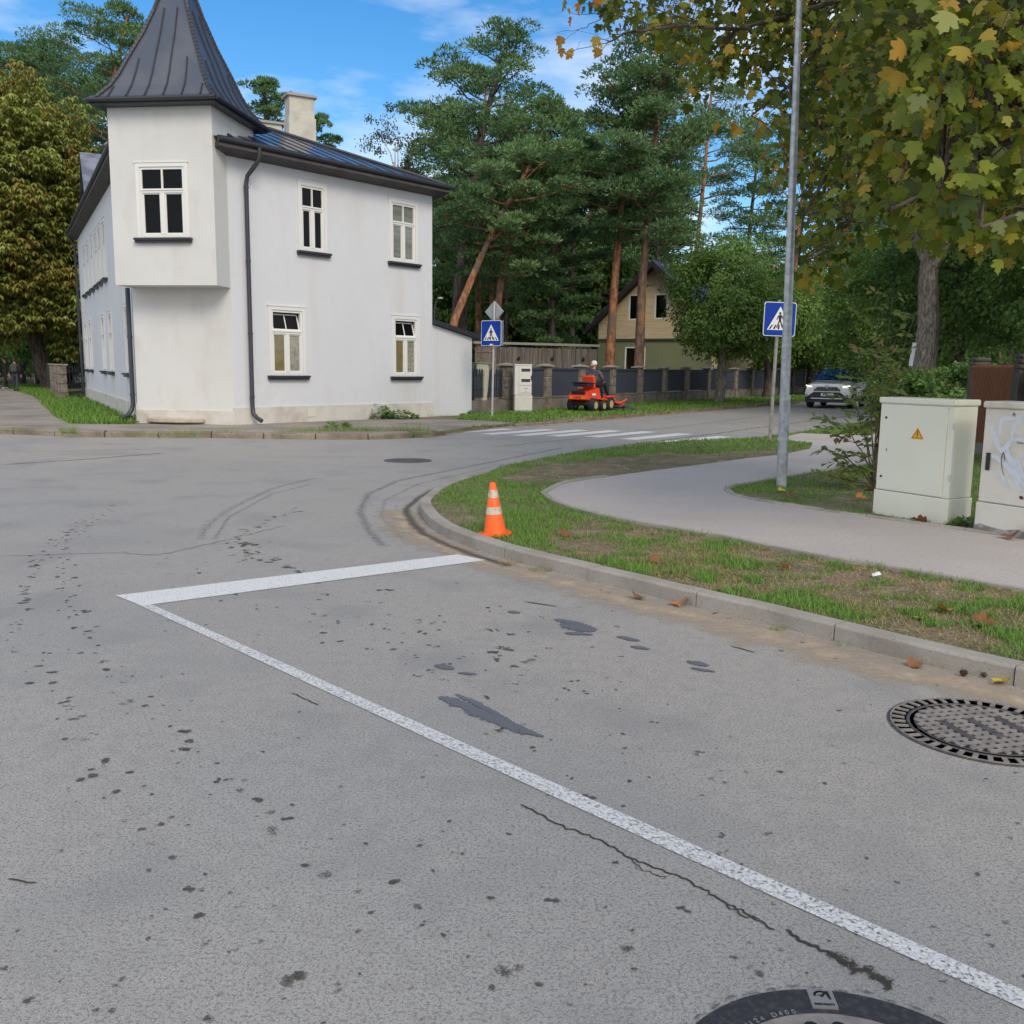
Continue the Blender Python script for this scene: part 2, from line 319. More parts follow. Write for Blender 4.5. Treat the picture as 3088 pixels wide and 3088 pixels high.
# ================================================================ GROUND
FAR=[G(*p) for p in [(-900,1300),(-300,1303),(0,1309),(215,1317),(500,1320),(700,1322),(990,1326),(1155,1325),(1321,1316),(1404,1303),(1552,1288)]]
STFAR=[G(1552,1288),(2.2,28.2),(6.7,35.1),(13.4,45.4),(27,66.5),(58,115)]
NEAR=[G(*p) for p in [(1456,1440),(1340,1478),(1278,1521),(1269,1548),(1301,1591),(1378,1634),(1534,1688),(1666,1723),(2022,1812),(2380,1898),(2699,1983),(3088,2076)]]+[(3.6,3.3),(6.5,0),(11,-5)]
STNEAR=[(58+8,115-5),(32,61),(11.9,30.3),(8.6,25.4),(6.7,22.6)]+[(5.0,20.5),(3.72,19.9),(2.41,18.5),(.75,16.0),(-.16,14.1)]
mb=MB(); g=MB(); g.face([(-1200,-300,-.06),(1200,-300,-.06),(1200,2200,-.06),(-1200,2200,-.06)])
tag(g.build('ground',LAND),'dark ground stretching to the horizon','ground',kind='structure')
road=MB(); road.face([(-60,-14,0),(60,-14,0),(90,120,0),(-60,60,0)]); roado=tag(road.build('road',ASPH),'worn grey asphalt road junction','road',kind='structure')
smfar=smooth(FAR,4); smnear=smooth(NEAR,5)
blockpoly=offset(smfar,.07)+[p for p in STFAR[1:]]+[(30,140),(-140,140),(-140,20)]
def slab(name, poly, z0, z1, m, label, cat, kind='structure'):
    b=MB(); b.prism([p[:2] for p in poly],z0,z1); return tag(b.build(name,m),label,cat,kind=kind)
verge=slab('verge',blockpoly,-.05,.085,SOIL,'soil verge of the house block behind the far kerb','verge')
isl=list(offset(smnear,.06))+[(60,-5),(70,110)]+STNEAR
island=slab('grass_strip',isl,-.05,.085,SOIL,'soil of the grass strip and lawn on the near corner','verge')
def sheet(name, poly, z, m, label, cat, kind='structure', parent=None):
    b=MB(); b.face([(p[0],p[1],z) for p in poly]); 
    o=b.build(name,m); 
    if parent is not None: o.parent=parent
    else: tag(o,label,cat,kind=kind)
    return o
# pavement by the house and left footpath
fk=offset(smfar,.14)
HSIDE=[G(1480,1268,.1),G(1300,1262,.1),G(1000,1262,.1),G(700,1272,.1),G(417,1279,.1),G(207,1276,.1)]
pv=[p for p in fk if p[0]>G(0,1309)[0]-20 and p[0]<G(1552,1288)[0]]
sheet('pavement',pv+[(.05,25.15)]+HSIDE+[G(165,1255,.1),G(130,1222,.1),G(105,1195,.1),(-24.5,47),(-52,92),(-60,92),(-32.5,50),(-27,36),(-24,27),(-30,20)],.09,PAVE,'worn brownish asphalt pavement along the white house','pavement')
# path on the near corner
PO=[G(*p,.1) for p in [(1646,1486),(1681,1510),(1774,1541),(1945,1576),(2194,1618),(2442,1669),(2700,1711),(3088,1774)]]+[(4.6,5.2),(7.5,2.2)]
PU=[G(*p,.1) for p in [(1646,1486),(1697,1459),(1774,1444),(1976,1416),(2131,1397),(2248,1381),(2349,1370)]]
PI=[(9.8,3.8),(6.3,6.3)]+[G(*p,.1) for p in [(3088,1622),(2700,1568),(2520,1544),(2365,1521),(2233,1498),(2186,1478),(2209,1463),(2349,1440),(2520,1409),(2652,1381)]]+[(12,26),(30,51)]
spo=smooth(PO,4); spu=smooth(PU,3); spi=smooth(PI,4)
pathpoly=spu+[G(2442,1352,.1),(6.15,19.4),(5.6,20.4),(6.85,22.5),(8.2,21.9),(11.5,27.6),(29,52.6)]+list(reversed(spi))+list(reversed(spo))
sheet('footpath',pathpoly,.092,ASPH2,'pinkish grey asphalt footpath curving to the crossing','path')
# kerbs built as runs of stones with open joints
def kerbrun(name, line, wd, z0, z1, m, label, step, side=1, gap=.012, parent=None, jit=.006, ch=.015, notch=False):
    fine=resample(line,.05); k=max(2,int(step/.05)); b=MB()
    for i in range(0,len(fine)-1,k):
        seg=fine[i:i+k+1]; 
        if len(seg)<2: continue
        off=offset(seg,1.0); j=random.uniform(-jit,jit); zz=z1+random.uniform(-jit,jit)*.6
        prof=[(j,z0),(j,zz-ch),(j+ch*.35,zz-ch*.35),(j+ch,zz),(wd+j,zz),(wd+j,z0)]; vs=[]; n=len(prof); st=max(1,len(seg)//4); idx=sorted(set(list(range(0,len(seg),st))+[len(seg)-1]))
        for q,ii in enumerate(idx):
            A=Vector(seg[ii]); nn=(Vector(off[ii])-A)*side; t=Vector((-nn.y,nn.x)); sh=(gap*.5 if q==0 else (-gap*.5 if q==len(idx)-1 else 0)); d=Vector(seg[min(ii+1,len(seg)-1)])-Vector(seg[max(ii-1,0)]); d.normalize(); A=A+d*sh
            wob=random.uniform(-1,1)*jit*.35
            vs+=[(A.x+nn.x*(o_+wob),A.y+nn.y*(o_+wob),z+(wob if z>z0 else 0)) for o_,z in prof]
        fs=[(r*n+c,r*n+(c+1)%n,(r+1)*n+(c+1)%n,(r+1)*n+c) for r in range(len(idx)-1) for c in range(n)]+[tuple(reversed(range(n))),tuple(range((len(idx)-1)*n,len(idx)*n))]
        b.add(vs,fs)
    return tag(b.build(name,m),label,'kerb',kind='structure')
kerbrun('kerb',smnear,.12,-.05,.10,KERB,'pale concrete kerb curving round the grass strip',1.0,side=1,gap=.008)
kerbrun('kerb',[p for p in smfar if p[0]<G(1330,1316)[0]],.18,-.05,.125,KERBOLD,'old chipped concrete kerb in front of the white house',1.15,side=1,gap=.03,jit=.02,ch=.03)
kerbrun('path_edging',spo,.07,.02,.112,KERB,'thin concrete edging between footpath and grass strip',1.,side=-1,gap=.006)
kerbrun('path_edging',spu[:8],.07,.02,.112,KERB,'short concrete edging at the tip of the footpath',.5,side=1,gap=.006)
kerbrun('path_edging',spi[:-6],.07,.02,.112,KERB,'concrete edging round the lawn with the cabinets',.5,side=-1,gap=.006)
kerbrun('kerb',resample([STFAR[0],STFAR[1],STFAR[2],STFAR[3],STFAR[4]],1),.1,-.05,.08,KERBOLD,'low kerb on the far side of the street',1.,side=1,gap=.01)
rampL=[p for p in smooth(FAR,4) if p[0]>G(1325,1316)[0]]+[tuple(Vector(STFAR[0]).lerp(Vector(STFAR[1]),t)) for t in (.12,.25)]
b=MB(); o1=offset(rampL,-.02); o2=offset(rampL,.38); n=len(rampL)
b.add([(p[0],p[1],.003) for p in o1]+[(p[0],p[1],.096) for p in o2],[(i,i+1,n+i+1,n+i) for i in range(n-1)]); tag(b.build('pavement_ramp',PAVE),'asphalt ramp where the pavement drops to the zebra crossing','pavement',kind='structure')
# markings
def strip(name, quad, m, z, label=None, parent=None, sub=1):
    b=MB(); b.face([(p[0],p[1],z) for p in quad]); o=b.build(name,m)
    if parent is not None: o.parent=parent
    else: tag(o,label,'road marking',kind='structure')
    return o
strip('stop_line',[G(348,1797),G(430,1828),G(1468,1690),G(1380,1673)],WHITEP,.004,'broad white stop line across the lane')
strip('edge_line',[G(430,1828),G(459,1825),G(2000,2510),G(3088,2991),(1.9,1.35),(1.84,1.3),G(3088,3047),G(2000,2558),G(395,1815)],WHITEW,.0045,'worn thin white line running along the lane')
Lz=[(-.63,22.02),(.12,21.76),(.92,21.71),(1.77,21.55),(2.52,20.95),(3.28,20.2)]; Rz=[(.96,24.05),(1.78,23.97),(2.59,23.9),(3.43,23.74),(4.21,23.1),(4.99,22.3)]
def zeb(a,b,wd=.5):
    a=Vector(a);b=Vector(b);t=(b-a).normalized();n=Vector((-t.y,t.x))*wd/2; return [a-n,b-n,b+n,a+n]
zl=[((-1.35,22.6),(-.1,24.1))]+list(zip(Lz,Rz))+[((4.2,19.95),(5.7,21.75))]
for i,(a,b) in enumerate(zl):
    o=strip('crossing_stripe',zeb(a,b,.42),WHITEP,.004,None); tag(o,'white zebra crossing stripe on the street','road marking','stripes of the zebra crossing','structure')
# stains, tar, cracks: children of the road
def blob(mbd, fd, x, y, rx, ry, ang, z, n=14, core=.45):
    k=len(mbd.v); c,s=math.cos(ang),math.sin(ang); mbd.v.append(Vector((x,y,z))); fd.append(core)
    for ring,fv in ((.55,core*.75),(1,-.45)):
        for i in range(n):
            a=2*math.pi*i/n; r=ring*random.uniform(.75,1.2); px,py=rx*r*math.cos(a),ry*r*math.sin(a); mbd.v.append(Vector((x+px*c-py*s,y+px*s+py*c,z))); fd.append(fv)
    for i in range(n):
        j=(i+1)%n; mbd.f.append((k,k+1+i,k+1+j)); mbd.f.append((k+1+i,k+1+n+i,k+1+n+j,k+1+j))
zz_=[0]
def trail(pts, per, rmin, rmax, jit, mbd, fd, z, oy=1400, sc=.8736):
    P=[G(x*sc,oy+y*sc) for x,y in pts]
    for a,b in zip(P,P[1:]):
        a=Vector(a);b=Vector(b); L_=(b-a).length; n=max(1,int(L_*per))
        for k in range(n):
            t=(k+random.random())/n; p=a.lerp(b,t); r=random.uniform(rmin,rmax)
            cx_,cy_,co=p.x+random.gauss(0,jit),p.y+random.gauss(0,jit*.8),random.uniform(.14,.50)
            for q_ in range(random.choice((1,2,3))): zz_[0]=(zz_[0]+1)%40; blob(mbd,fd,cx_+random.gauss(0,r*.6)*(q_>0),cy_+random.gauss(0,r*.6)*(q_>0),r*random.uniform(.5,1.1),r*random.uniform(.5,1.0),random.random()*3,z-.0008+zz_[0]*.00002,core=co)
sm=MB(); fd=[]
TA=[(400,140),(250,260),(215,350),(225,450),(270,560),(330,650),(380,710),(460,770),(500,830),(570,890),(640,940),(700,990),(780,1080),(860,1150),(990,1245),(1110,1335),(1170,1450),(1320,1475),(1430,1555),(1500,1610),(1630,1700),(1750,1790)]
TB=[(300,180),(150,300),(90,420),(75,500),(80,600),(120,660),(140,750),(180,820),(220,940),(270,1000),(310,1060),(380,1120),(440,1190),(470,1280),(540,1330),(590,1390),(610,1440),(715,1535),(870,1695),(890,1740),(990,1815),(1040,1880)]
trail(TA,11,.012,.038,.035,sm,fd,.0030); trail(TB,12,.012,.038,.045,sm,fd,.0030)
trail([(620,360),(700,410),(850,460),(1050,520),(1300,610),(1380,690)],7,.012,.04,.12,sm,fd,.0030)
trail([(1150,430),(1300,490),(1450,560),(1600,610),(1716,660),(1900,740)],9,.012,.045,.16,sm,fd,.0030)
trail([(1700,480),(1750,800),(2000,1000),(2300,1150),(2600,1300),(3100,1500)],7,.01,.035,.22,sm,fd,.0030)
trail([(60,1600),(40,1780),(60,1860),(200,1900)],14,.008,.02,.04,sm,fd,.0030)
trail([(1850,1350),(2100,1480),(2500,1650),(2900,1700)],8,.008,.026,.12,sm,fd,.0030)
trail([(840,270),(900,320),(980,360),(1040,375)],16,.02,.07,.05,sm,fd,.0030)
trail([(1500,560),(1716,640),(1900,700),(2100,760)],16,.010,.032,.28,sm,fd,.0030)
trail([(1200,420),(1450,640),(1700,760),(2000,930),(2400,1100)],13,.008,.026,.30,sm,fd,.0030)
trail([(2000,1100),(2300,1290),(2700,1480),(3200,1750)],9,.008,.026,.10,sm,fd,.0030)
trail([(1050,150),(900,210),(800,270),(850,340)],10,.02,.06,.05,sm,fd,.0030)
for _ in range(620):
    x=random.uniform(-200,3300); y=1400+1688*random.random()**1.6; p=G(x,y)
    if p[1]<15: r=random.uniform(.004,.016)*(1 if p[1]<5 else 1.8); blob(sm,fd,p[0],p[1],r*1.4,r,random.random()*3,.0031,n=8,core=random.uniform(.1,.4))
sm.fade=fd; wpart('dirt_stains',sm,STAIN,roado)
def ribbon(P, wds, z, jit=0, fadec=.4):
    b=MB(); fd=[]; n=len(P)
    for i,p in enumerate(P):
        a=Vector(P[max(i-1,0)]); c=Vector(P[min(i+1,n-1)]); t=(c-a).normalized(); nn=Vector((-t.y,t.x)); w_=wds[i] if isinstance(wds,list) else wds
        q=Vector(p)+nn*random.gauss(0,jit); e=-.45
        for s_,f_ in ((-1,e),(0,fadec),(1,e)): r=q+nn*w_*s_*.5*random.uniform(.85,1.15); b.v.append(Vector((r.x,r.y,z))); fd.append(f_ if 0<i<n-1 else e)
        if i: k=3*i; b.f+= [(k-3,k-2,k+1,k),(k-2,k-1,k+2,k+1)]
    b.fade=fd; return b
def ribS(pts, wd, z, jit, step, fadec=.4): 
    P=resample([G(*p) for p in pts],step); return ribbon(P,wd,z,jit,fadec)
for pts,wd,fc in [([(600,1640),(620,1590),(700,1530),(830,1470),(960,1440)],.45,.12),([(640,1640),(690,1560),(820,1490),(940,1460)],.2,.16),
              ([(1170,1660),(1110,1600),(1085,1540),(1110,1490),(1200,1450),(1400,1410),(1700,1350)],.35,.20),([(1230,1640),(1150,1560),(1160,1510),(1260,1460),(1500,1405)],.28,.12),
              ([(0,1380),(400,1362),(900,1345),(1400,1345)],.3,.02),([(1290,1650),(1180,1560),(1200,1520)],.3,.05)]:
    wpart('tyre_mark',ribS(pts,wd,.0024,.0,.25,fc),TYRE,roado)
ck=0
for pts,wd,jt,st in [([(1570,2425),(1640,2465),(1700,2495),(1800,2530),(1900,2590),(2060,2650),(2180,2720),(2260,2765),(2340,2812)],.013,.0045,.014),
                     ([(2365,2803),(2440,2850),(2500,2880),(2560,2920)],.020,.006,.015),([(2480,2870),(2560,2910),(2640,2950),(2700,2990)],.13,.010,.02),([(2180,2720),(2230,2760),(2300,2775)],.010,.005,.014),([(1900,2590),(1940,2625),(2010,2650)],.007,.004,.014),
                     ([(880,2090),(960,2130)],.012,.003,.02),([(2200,1948),(2280,1970)],.02,.002,.03),([(20,2650),(110,2665)],.012,.003,.02),
                     ([(0,1402),(250,1386),(500,1366)],.05,.01,.15),([(0,1365),(600,1352)],.03,.01,.15),
                     ([(1726,1364),(1882,1343),(2100,1316),(2300,1288),(2620,1247)],.07,.02,.25),([(1480,1350),(1750,1322),(2060,1285),(2300,1255)],.04,.02,.25),
                     ([(0,1678),(350,1668),(480,1675),(640,1640),(860,1585)],.012,.01,.05)]:
    ck+=1; wpart('crack',ribS(pts,wd,.0033+ck*.00006,jt,st,.6 if wd<.1 else .12),CRACK,roado)
tarm=MB(); tf=[]; tk=0
for a,b,wd in [((1322,2098),(1620,2222),.075),((1370,2092),(1520,2165),.03),((1560,2195),(1640,2225),.03),((1690,1880),(1800,1905),.12),((1670,1868),(1760,1885),.06),((1700,1910),(1790,1915),.05),
               ((1312,2005),(1370,2020),.05),((1380,2030),(1440,2035),.03),((1860,1920),(1930,1935),.05),((1900,1950),(1960,1960),.04),((2070,1995),(2140,2010),.05),((2080,2015),(2160,2028),.03),((1530,1845),(1570,1850),.04),((1580,1815),(1680,1830),.02)]:
    P=[Vector(G(*a)).lerp(Vector(G(*b)),t/5) for t in range(6)]
    Lp=(P[5]-P[0]).length; q=[tuple(P[0].lerp(P[5],t/14)) for t in range(15)]; tk+=1; rb=ribbon(q,[wd*1.45*(.35+1.1*math.sin(math.pi*(t+.5)/15)) for t in range(15)],.0034+tk*.00008,wd*.07,.40); wpart('tar_patch',rb,TAR,roado)
sand=ribbon(resample(offset(smnear,-.22)[12:-6],.3),1.15,.0029,.02,.36); wpart('sand_dust',sand,SAND,roado)
sand2=ribbon(resample(offset([STFAR[0],STFAR[1],STFAR[2],STFAR[3]],-.25),.5),.6,.0038,.02,.3); wpart('sand_dust',sand2,SAND,roado)
gut=ribbon(resample(offset(smnear,-.14)[4:34],.2),.34,.0042,.01,.32); wpart('gutter_dirt',gut,STAIN,roado)
# manholes
def manhole(x,y,r,label,style,rz=0):
    t=thing('manhole_cover',label,'manhole cover',(x,y,.0),rz,None)
    b=MB(); b.lathe([(r,-.02),(r*.995,.004),(r*.97,.006),(r*.86,.0045),(r*.76,.0045),(r*.70,.0055),(.001,.0055)] if style=='near' else [(r,-.02),(r,.004),(r*.96,.006),(r*.955,.003),(r*.80,.003),(r*.795,.006),(r*.77,.006),(r*.76,.002),(r*.72,.002),(r*.715,.005),(.001,.005)],64); part('frame_ring',b,BRICKD if style!='near' else mat('black_iron',(.035,.033,.038),.6,noise=[(60,(.075,.068,.066),.48,.72,5)],bump=(90,.4,.003)),t,smooth=True)
    if style=='grid':
        k=MB()
        for i in range(40):
            a=2*math.pi*i/40
            if i in (31,32): continue
            k.box((r*.815,-r*.006,.003),(r*.95,r*.045-.0,.0085),Matrix.Rotation(a,4,'Z'))
        k.lathe([(r*.955,.003),(r*.955,.009),(r*.97,.009),(r*.97,.003)],64)
        part('ring_rib',k,IRONL,t)
        dk_=MB(); dk_.lathe([(r*.70,.004),(r*.70,.0058),(.001,.0058)],40); part('lid_recess',dk_,BLACKP,t); q=MB(); st=.046
        n=int(r/st)+1
        for i in range(-n,n+1):
            c=i*st
            if abs(c)>r*.69: continue
            hl=math.sqrt((r*.70)**2-c*c); 
            q.box((-hl,c-.011,.004),(hl,c+.011,.0115)); q.box((c-.011,-hl,.0042),(c+.011,hl,.0113))
        part('lid',q,IRONL,t)
        v=MB()
        for sx in (-.14,0,.14): v.box((sx-.02,-.11,.004),(sx+.02,.11,.0122))
        part('handle_slot',v,BRICKD,t)
    elif style=='near':
        k=MB(); k.lathe([(.318,.004),(.318,.0115),(.001,.0115)],48); part('lid',k,IRONL,t)
        h=MB()
        for i in range(26):
            a=2*math.pi*i/26; h.lathe([(.018,.0117),(.018,.0125),(.001,.0125)],10,Matrix.Translation((.272*math.cos(a),.272*math.sin(a),0)))
        part('vent_holes',h,BLACKP,t)['kind']='stuff'
        aa=R_(90)
        M=Matrix.Rotation(R_(-4),4,'Z')
        pl=MB(); pl.box((-.031,.343,.004),(.031,.408,.0105),M); part('maker_plate',pl,mat('bare_steel',(.42,.40,.38),.4,metal=.5),t)
        lm=MB(); 
        for a0 in range(10):
            a=math.pi*a0/9; 
            if a0: lm.box((0,0,0),((Vector((math.cos(a),math.sin(a)))-Vector((math.cos(pa),math.sin(pa)))).length*.019+.002,.005,.0015),M@Matrix.Translation((.019*math.cos(pa),.386+.017*math.sin(pa),.0105))@Matrix.Rotation(math.atan2(math.sin(a)-math.sin(pa),math.cos(a)-math.cos(pa)),4,'Z'))
            pa=a
        lm.prism([(-.011,.386),(-.005,.386),(0,.378),(.013,.395),(.013,.386),(.017,.372),(.021,.372),(.019,.402),(.012,.402),(-.001,.386)],.0105,.0122,M)
        part('emblem',lm,BLACKP,t)
        text('0009/00077',.0105,'number',BLACKP,t,M@Matrix.Translation((0,.352,.011)),.0006,.0003)
        for i,ch in enumerate('EN124 D400'):
            a=R_(127-i*3.0); text(ch,.021,'number',IRONL,t,Matrix.Translation((.335*math.cos(a),.335*math.sin(a),.0056))@Matrix.Rotation(a-math.pi/2,4,'Z'),.001) if ch!=' ' else None
        for i,ch in enumerate('D400'): pass
    else:
        k=MB(); 
        for i in range(7): k.box((-r*.6,-r*.6+i*r*.2,.004),(r*.6,-r*.6+i*r*.2+.03,.009))
        part('lid',k,BRICKD,t)
    return t
mx,my=G(2690,2190); manhole(mx+.395,my-.03,.40,'round iron manhole cover with waffle pattern by the right picture edge','grid',R_(12))
manhole(.76,1.765,.42,'manhole cover with broad dark ring and maker plate at the bottom edge','near')
mx,my=G(1230,1389); manhole(mx,my,.40,'distant dark manhole cover in the junction','plain')
def pebble_ring():
    b=MB(); fd=[]
    for i in range(46):
        a=2*math.pi*i/46; r=.425+random.uniform(-.006,.012); blob(b,fd,(.76)+r*math.cos(a),1.765+r*math.sin(a),.034,.010,a+1.57,.0046,n=8,core=.25)
    b.fade=fd; wpart('dirt_rim',b,STAIN,roado)
pebble_ring()
# ================================================================ WHITE HOUSE
C1=Vector((-9.22,23.3)); U=Vector((.991,-.131)).normalized(); V=Vector((.131,.991)).normalized(); C2=C1+U*2.49
RD=Vector((.655,.756)).normalized(); LD=Vector((-.469,.883)).normalized()
Rc=C2+RD*6.66; LEN=17.4
FR=Frame(C2,RD,(.756,-.655)); FL=Frame(C1,LD,(-.883,-.469)); FC=Frame(C1,U,(-.13,-1))
house=thing('white_house','white plastered two-storey corner house with grey turret roof','house',(C1.x,C1.y,0))
ZE=6.58
def wallgrid(mb, fr, s0,s1,z0,z1, holes, depth=.13):
    ss=sorted({s0,s1}|{h[0] for h in holes}|{h[1] for h in holes}); zs=sorted({z0,z1}|{h[2] for h in holes}|{h[3] for h in holes})
    for a,b in zip(ss,ss[1:]):
        for c,d in zip(zs,zs[1:]):
            ms,mz=(a+b)/2,(c+d)/2
            if any(h[0]<ms<h[1] and h[2]<mz<h[3] for h in holes): continue
            mb.face([fr.P(a,0,c),fr.P(b,0,c),fr.P(b,0,d),fr.P(a,0,d)])
    for h in holes:
        a,b,c,d=h; P=fr.P
        for q in ([(a,c),(b,c)],[(b,c),(b,d)],[(b,d),(a,d)],[(a,d),(a,c)]):
            mb.face([P(q[0][0],0,q[0][1]),P(q[1][0],0,q[1][1]),P(q[1][0],-depth,q[1][1]),P(q[0][0],-depth,q[0][1])])
def window(parent, fr, s0,s1,z0,z1, panes, sillm=GUTTER, tilt=False, casing=True, name='window', cross=.66, label=None):
    """casement window: two top lights, two lower lights; window > pane, sill, casing"""
    M=fr.M(); f=MB(M); w_=s1-s0; fw=.055; d0,d1=.0,.07
    f.box((s0,d0,z0),(s0+fw,d1,z1)); f.box((s1-fw,d0,z0),(s1,d1,z1)); f.box((s0+fw,d0,z1-fw),(s1-fw,d1,z1)); f.box((s0+fw,d0,z0),(s1-fw,d1,z0+fw))
    zt=z0+(z1-z0)*cross; f.box((s0+fw,-.012,zt-.045),(s1-fw,d1-.005,zt+.045)); f.box((s0+fw-.01,-.03,zt+.005),(s1-fw+.01,-.012,zt+.03))
    mid=(s0+s1)/2; f.box((mid-.05,-.008,z0+fw),(mid+.05,d1-.004,zt-.045))
    for a,b in ((s0+fw,mid-.05),(mid+.05,s1-fw)):
        f.box((a,.012,z0+fw),(a+.03,d1-.01,zt-.045)); f.box((b-.03,.012,z0+fw),(b,d1-.01,zt-.045)); f.box((a+.03,.012,z0+fw),(b-.03,d1-.01,z0+fw+.03)); f.box((a+.03,.012,zt-.075),(b-.03,d1-.01,zt-.045))
    wn=f.build(name,WFRAME); wn.parent=parent; wn.matrix_parent_inverse=Matrix.Translation(parent.location).inverted()
    if label: wn['label']=label
    def sub(nm,b,m):
        o=b.build(nm,m); o.parent=wn; return o
    a,b=s0+fw,s1-fw
    for k,(p0,p1,q0,q1) in enumerate([(a+.03,mid-.08,z0+fw+.03,zt-.075),(mid+.08,b-.03,z0+fw+.03,zt-.075)]):
        p=MB(M); p.box((p0,.035,q0),(p1,.05,q1)); sub('pane',p,panes[k])
    if tilt:      # hopper light tipped inwards: bottom hinged, top leaning into the room
        Mt=M@Matrix.Translation((0,.02,zt+.045))@Matrix.Rotation(R_(-16),4,'X'); hgt=z1-fw-zt-.06
        t=MB(Mt); t.box((a,0,0),(b,.03,.035)); t.box((a,0,hgt-.035),(b,.03,hgt)); t.box((a,0,.035),(a+.035,.03,hgt-.035)); t.box((b-.035,0,.035),(b,.03,hgt-.035)); t.box((mid-.015,-.002,.035),(mid+.015,.03,hgt-.035)); sub('hopper_frame',t,WFRAME)
        for p0,p1 in ((a+.035,mid-.015),(mid+.015,b-.035)):
            p=MB(Mt); p.box((p0,.01,.035),(p1,.02,hgt-.035)); sub('pane',p,panes[2])
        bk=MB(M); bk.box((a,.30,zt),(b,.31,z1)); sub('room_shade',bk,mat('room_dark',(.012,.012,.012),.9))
    else:
        f2=MB(M); f2.box((mid-.02,.0,zt+.045),(mid+.02,d1-.01,z1-fw)); sub('mullion',f2,WFRAME)
        for p0,p1 in ((a,mid-.02),(mid+.02,b)):
            p=MB(M); p.box((p0,.035,zt+.045),(p1,.05,z1-fw)); sub('pane',p,panes[2])
    if casing:
        c=MB(M); e=.09
        c.box((s0-e,-.025,z0-.03),(s0,.02,z1+e)); c.box((s1,-.025,z0-.03),(s1+e,.02,z1+e)); c.box((s0,-.025,z1),(s1,.02,z1+e)); c.box((s0-e-.02,-.04,z1+e),(s1+e+.02,.0,z1+e+.025)); sub('casing',c,WFRAME if casing=='w' else mat('casing_plaster',(.70,.70,.69),.8))
    sl=MB(M); sl.box((s0-.15,-.13,z0-.085),(s1+.15,-.002,z0-.035)); sl.box((s0-.14,-.09,z0-.14),(s1+.14,-.002,z0-.086)); sub('sill',sl,sillm)
    return wn
def pxwin(fr, xl, yt, xr, yb):
    s0,_=fr.hit(xl,(yt+yb)/2); s1,_=fr.hit(xr,(yt+yb)/2); _,z1=fr.hit((xl+xr)/2,yt); _,z0=fr.hit((xl+xr)/2,yb); return s0,s1,z0,z1
def X3(x,y): return 700+x*.41408, 250+y*.41408
def X4(x,y): return 700+x*.41408, 850+y*.41408
wr=[pxwin(FR,X3(500,0)[0],X3(0,758)[1],X3(668,0)[0],X3(0,1222)[1]), pxwin(FR,X3(1160,0)[0],X3(0,883)[1],X3(1332,0)[0],X3(0,1302)[1]),
    pxwin(FR,X4(288,0)[0],X4(0,208)[1],X4(512,0)[0],X4(0,672)[1]), pxwin(FR,X4(1180,0)[0],X4(0,272)[1],X4(1345,0)[0],X4(0,680)[1])]
mw=MB(); wallgrid(mw,FR,0,6.66,.05,ZE,wr); 
for s_,fr_ in (): pass
wl=[]
def X2(x,y): return 150+x*.3882, 650+y*.3882
def slit(xc,yt,yb,wd,fr=FL):
    s,_=fr.hit(xc,(yt+yb)/2); _,z1=fr.hit(xc,yt); _,z0=fr.hit(xc,yb); return (s-wd/2,s+wd/2,z0,z1)
lowz=(1.42,3.05)
for xc in (264,277,316,338,388): 
    s,_=FL.hit(xc,1080); wl.append((s-.45,s+.45,1.32,2.95))
upn=len(wl)
for xc in (254.5,266,278,291,303,317): 
    s,_=FL.hit(xc,780); wl.append((s-.36,s+.36,4.05,5.65))
wl=[h for h in wl if .3<h[0]<LEN-.3]
wl.sort(key=lambda h:(h[2],h[0])); ok=[]
for h in wl:
    if ok and ok[-1][2]==h[2] and h[0]<ok[-1][1]+.12: h=(ok[-1][1]+.14,ok[-1][1]+.14+(h[1]-h[0]),h[2],h[3])
    ok.append(h)
wl=[h for h in ok if h[1]<LEN-.1]
wallgrid(mw,FL,0,LEN,.05,ZE,wl)
TF=Frame(C1-V*.72,U,(-.13,-1))
mc2=MB(); wallgrid(mc2,FC,0,2.49,.05,3.6,[]); wpart('corner_wall',mc2,PLAST2,house)
Lc=C1+LD*LEN; Bc=Rc+LD*LEN
for a,b in ((Rc,Bc),(Bc,Lc)): mw.face([(a.x,a.y,.05),(b.x,b.y,.05),(b.x,b.y,ZE),(a.x,a.y,ZE)])
wpart('wall',mw,PLAST,house)
for h,pn,tl in zip(wr,[(WDARK,WDARK,WDARK),(WBLIND,WBLIND,WBLIND),(WCURT,WCURT2,WDARK),(WCURT,WCURT2,WDARK)],[0,0,1,1]): window(house,FR,*h,pn,tilt=bool(tl))
for h in wl: window(house,FL,*h,(WDARK,WBLIND,WDARK))
# plinth
pl=MB(); 
for fr,s0,s1,zt in ((FR,-.02,6.68,.50),(FL,-.02,LEN+.02,.55),(FC,-.02,2.51,.42)):
    pl.box((s0,-.035,.0),(s1,.05,zt),fr.M())
wpart('plinth',pl,PLINTH,house)
vent=MB(FR.M()); s_,z_=FR.hit(936,1252); vent.box((s_-.12,-.05,.22),(s_+.12,-.036,.46)); wpart('vent_cover',vent,mat('vent_cream',(.62,.60,.50),.6),house)
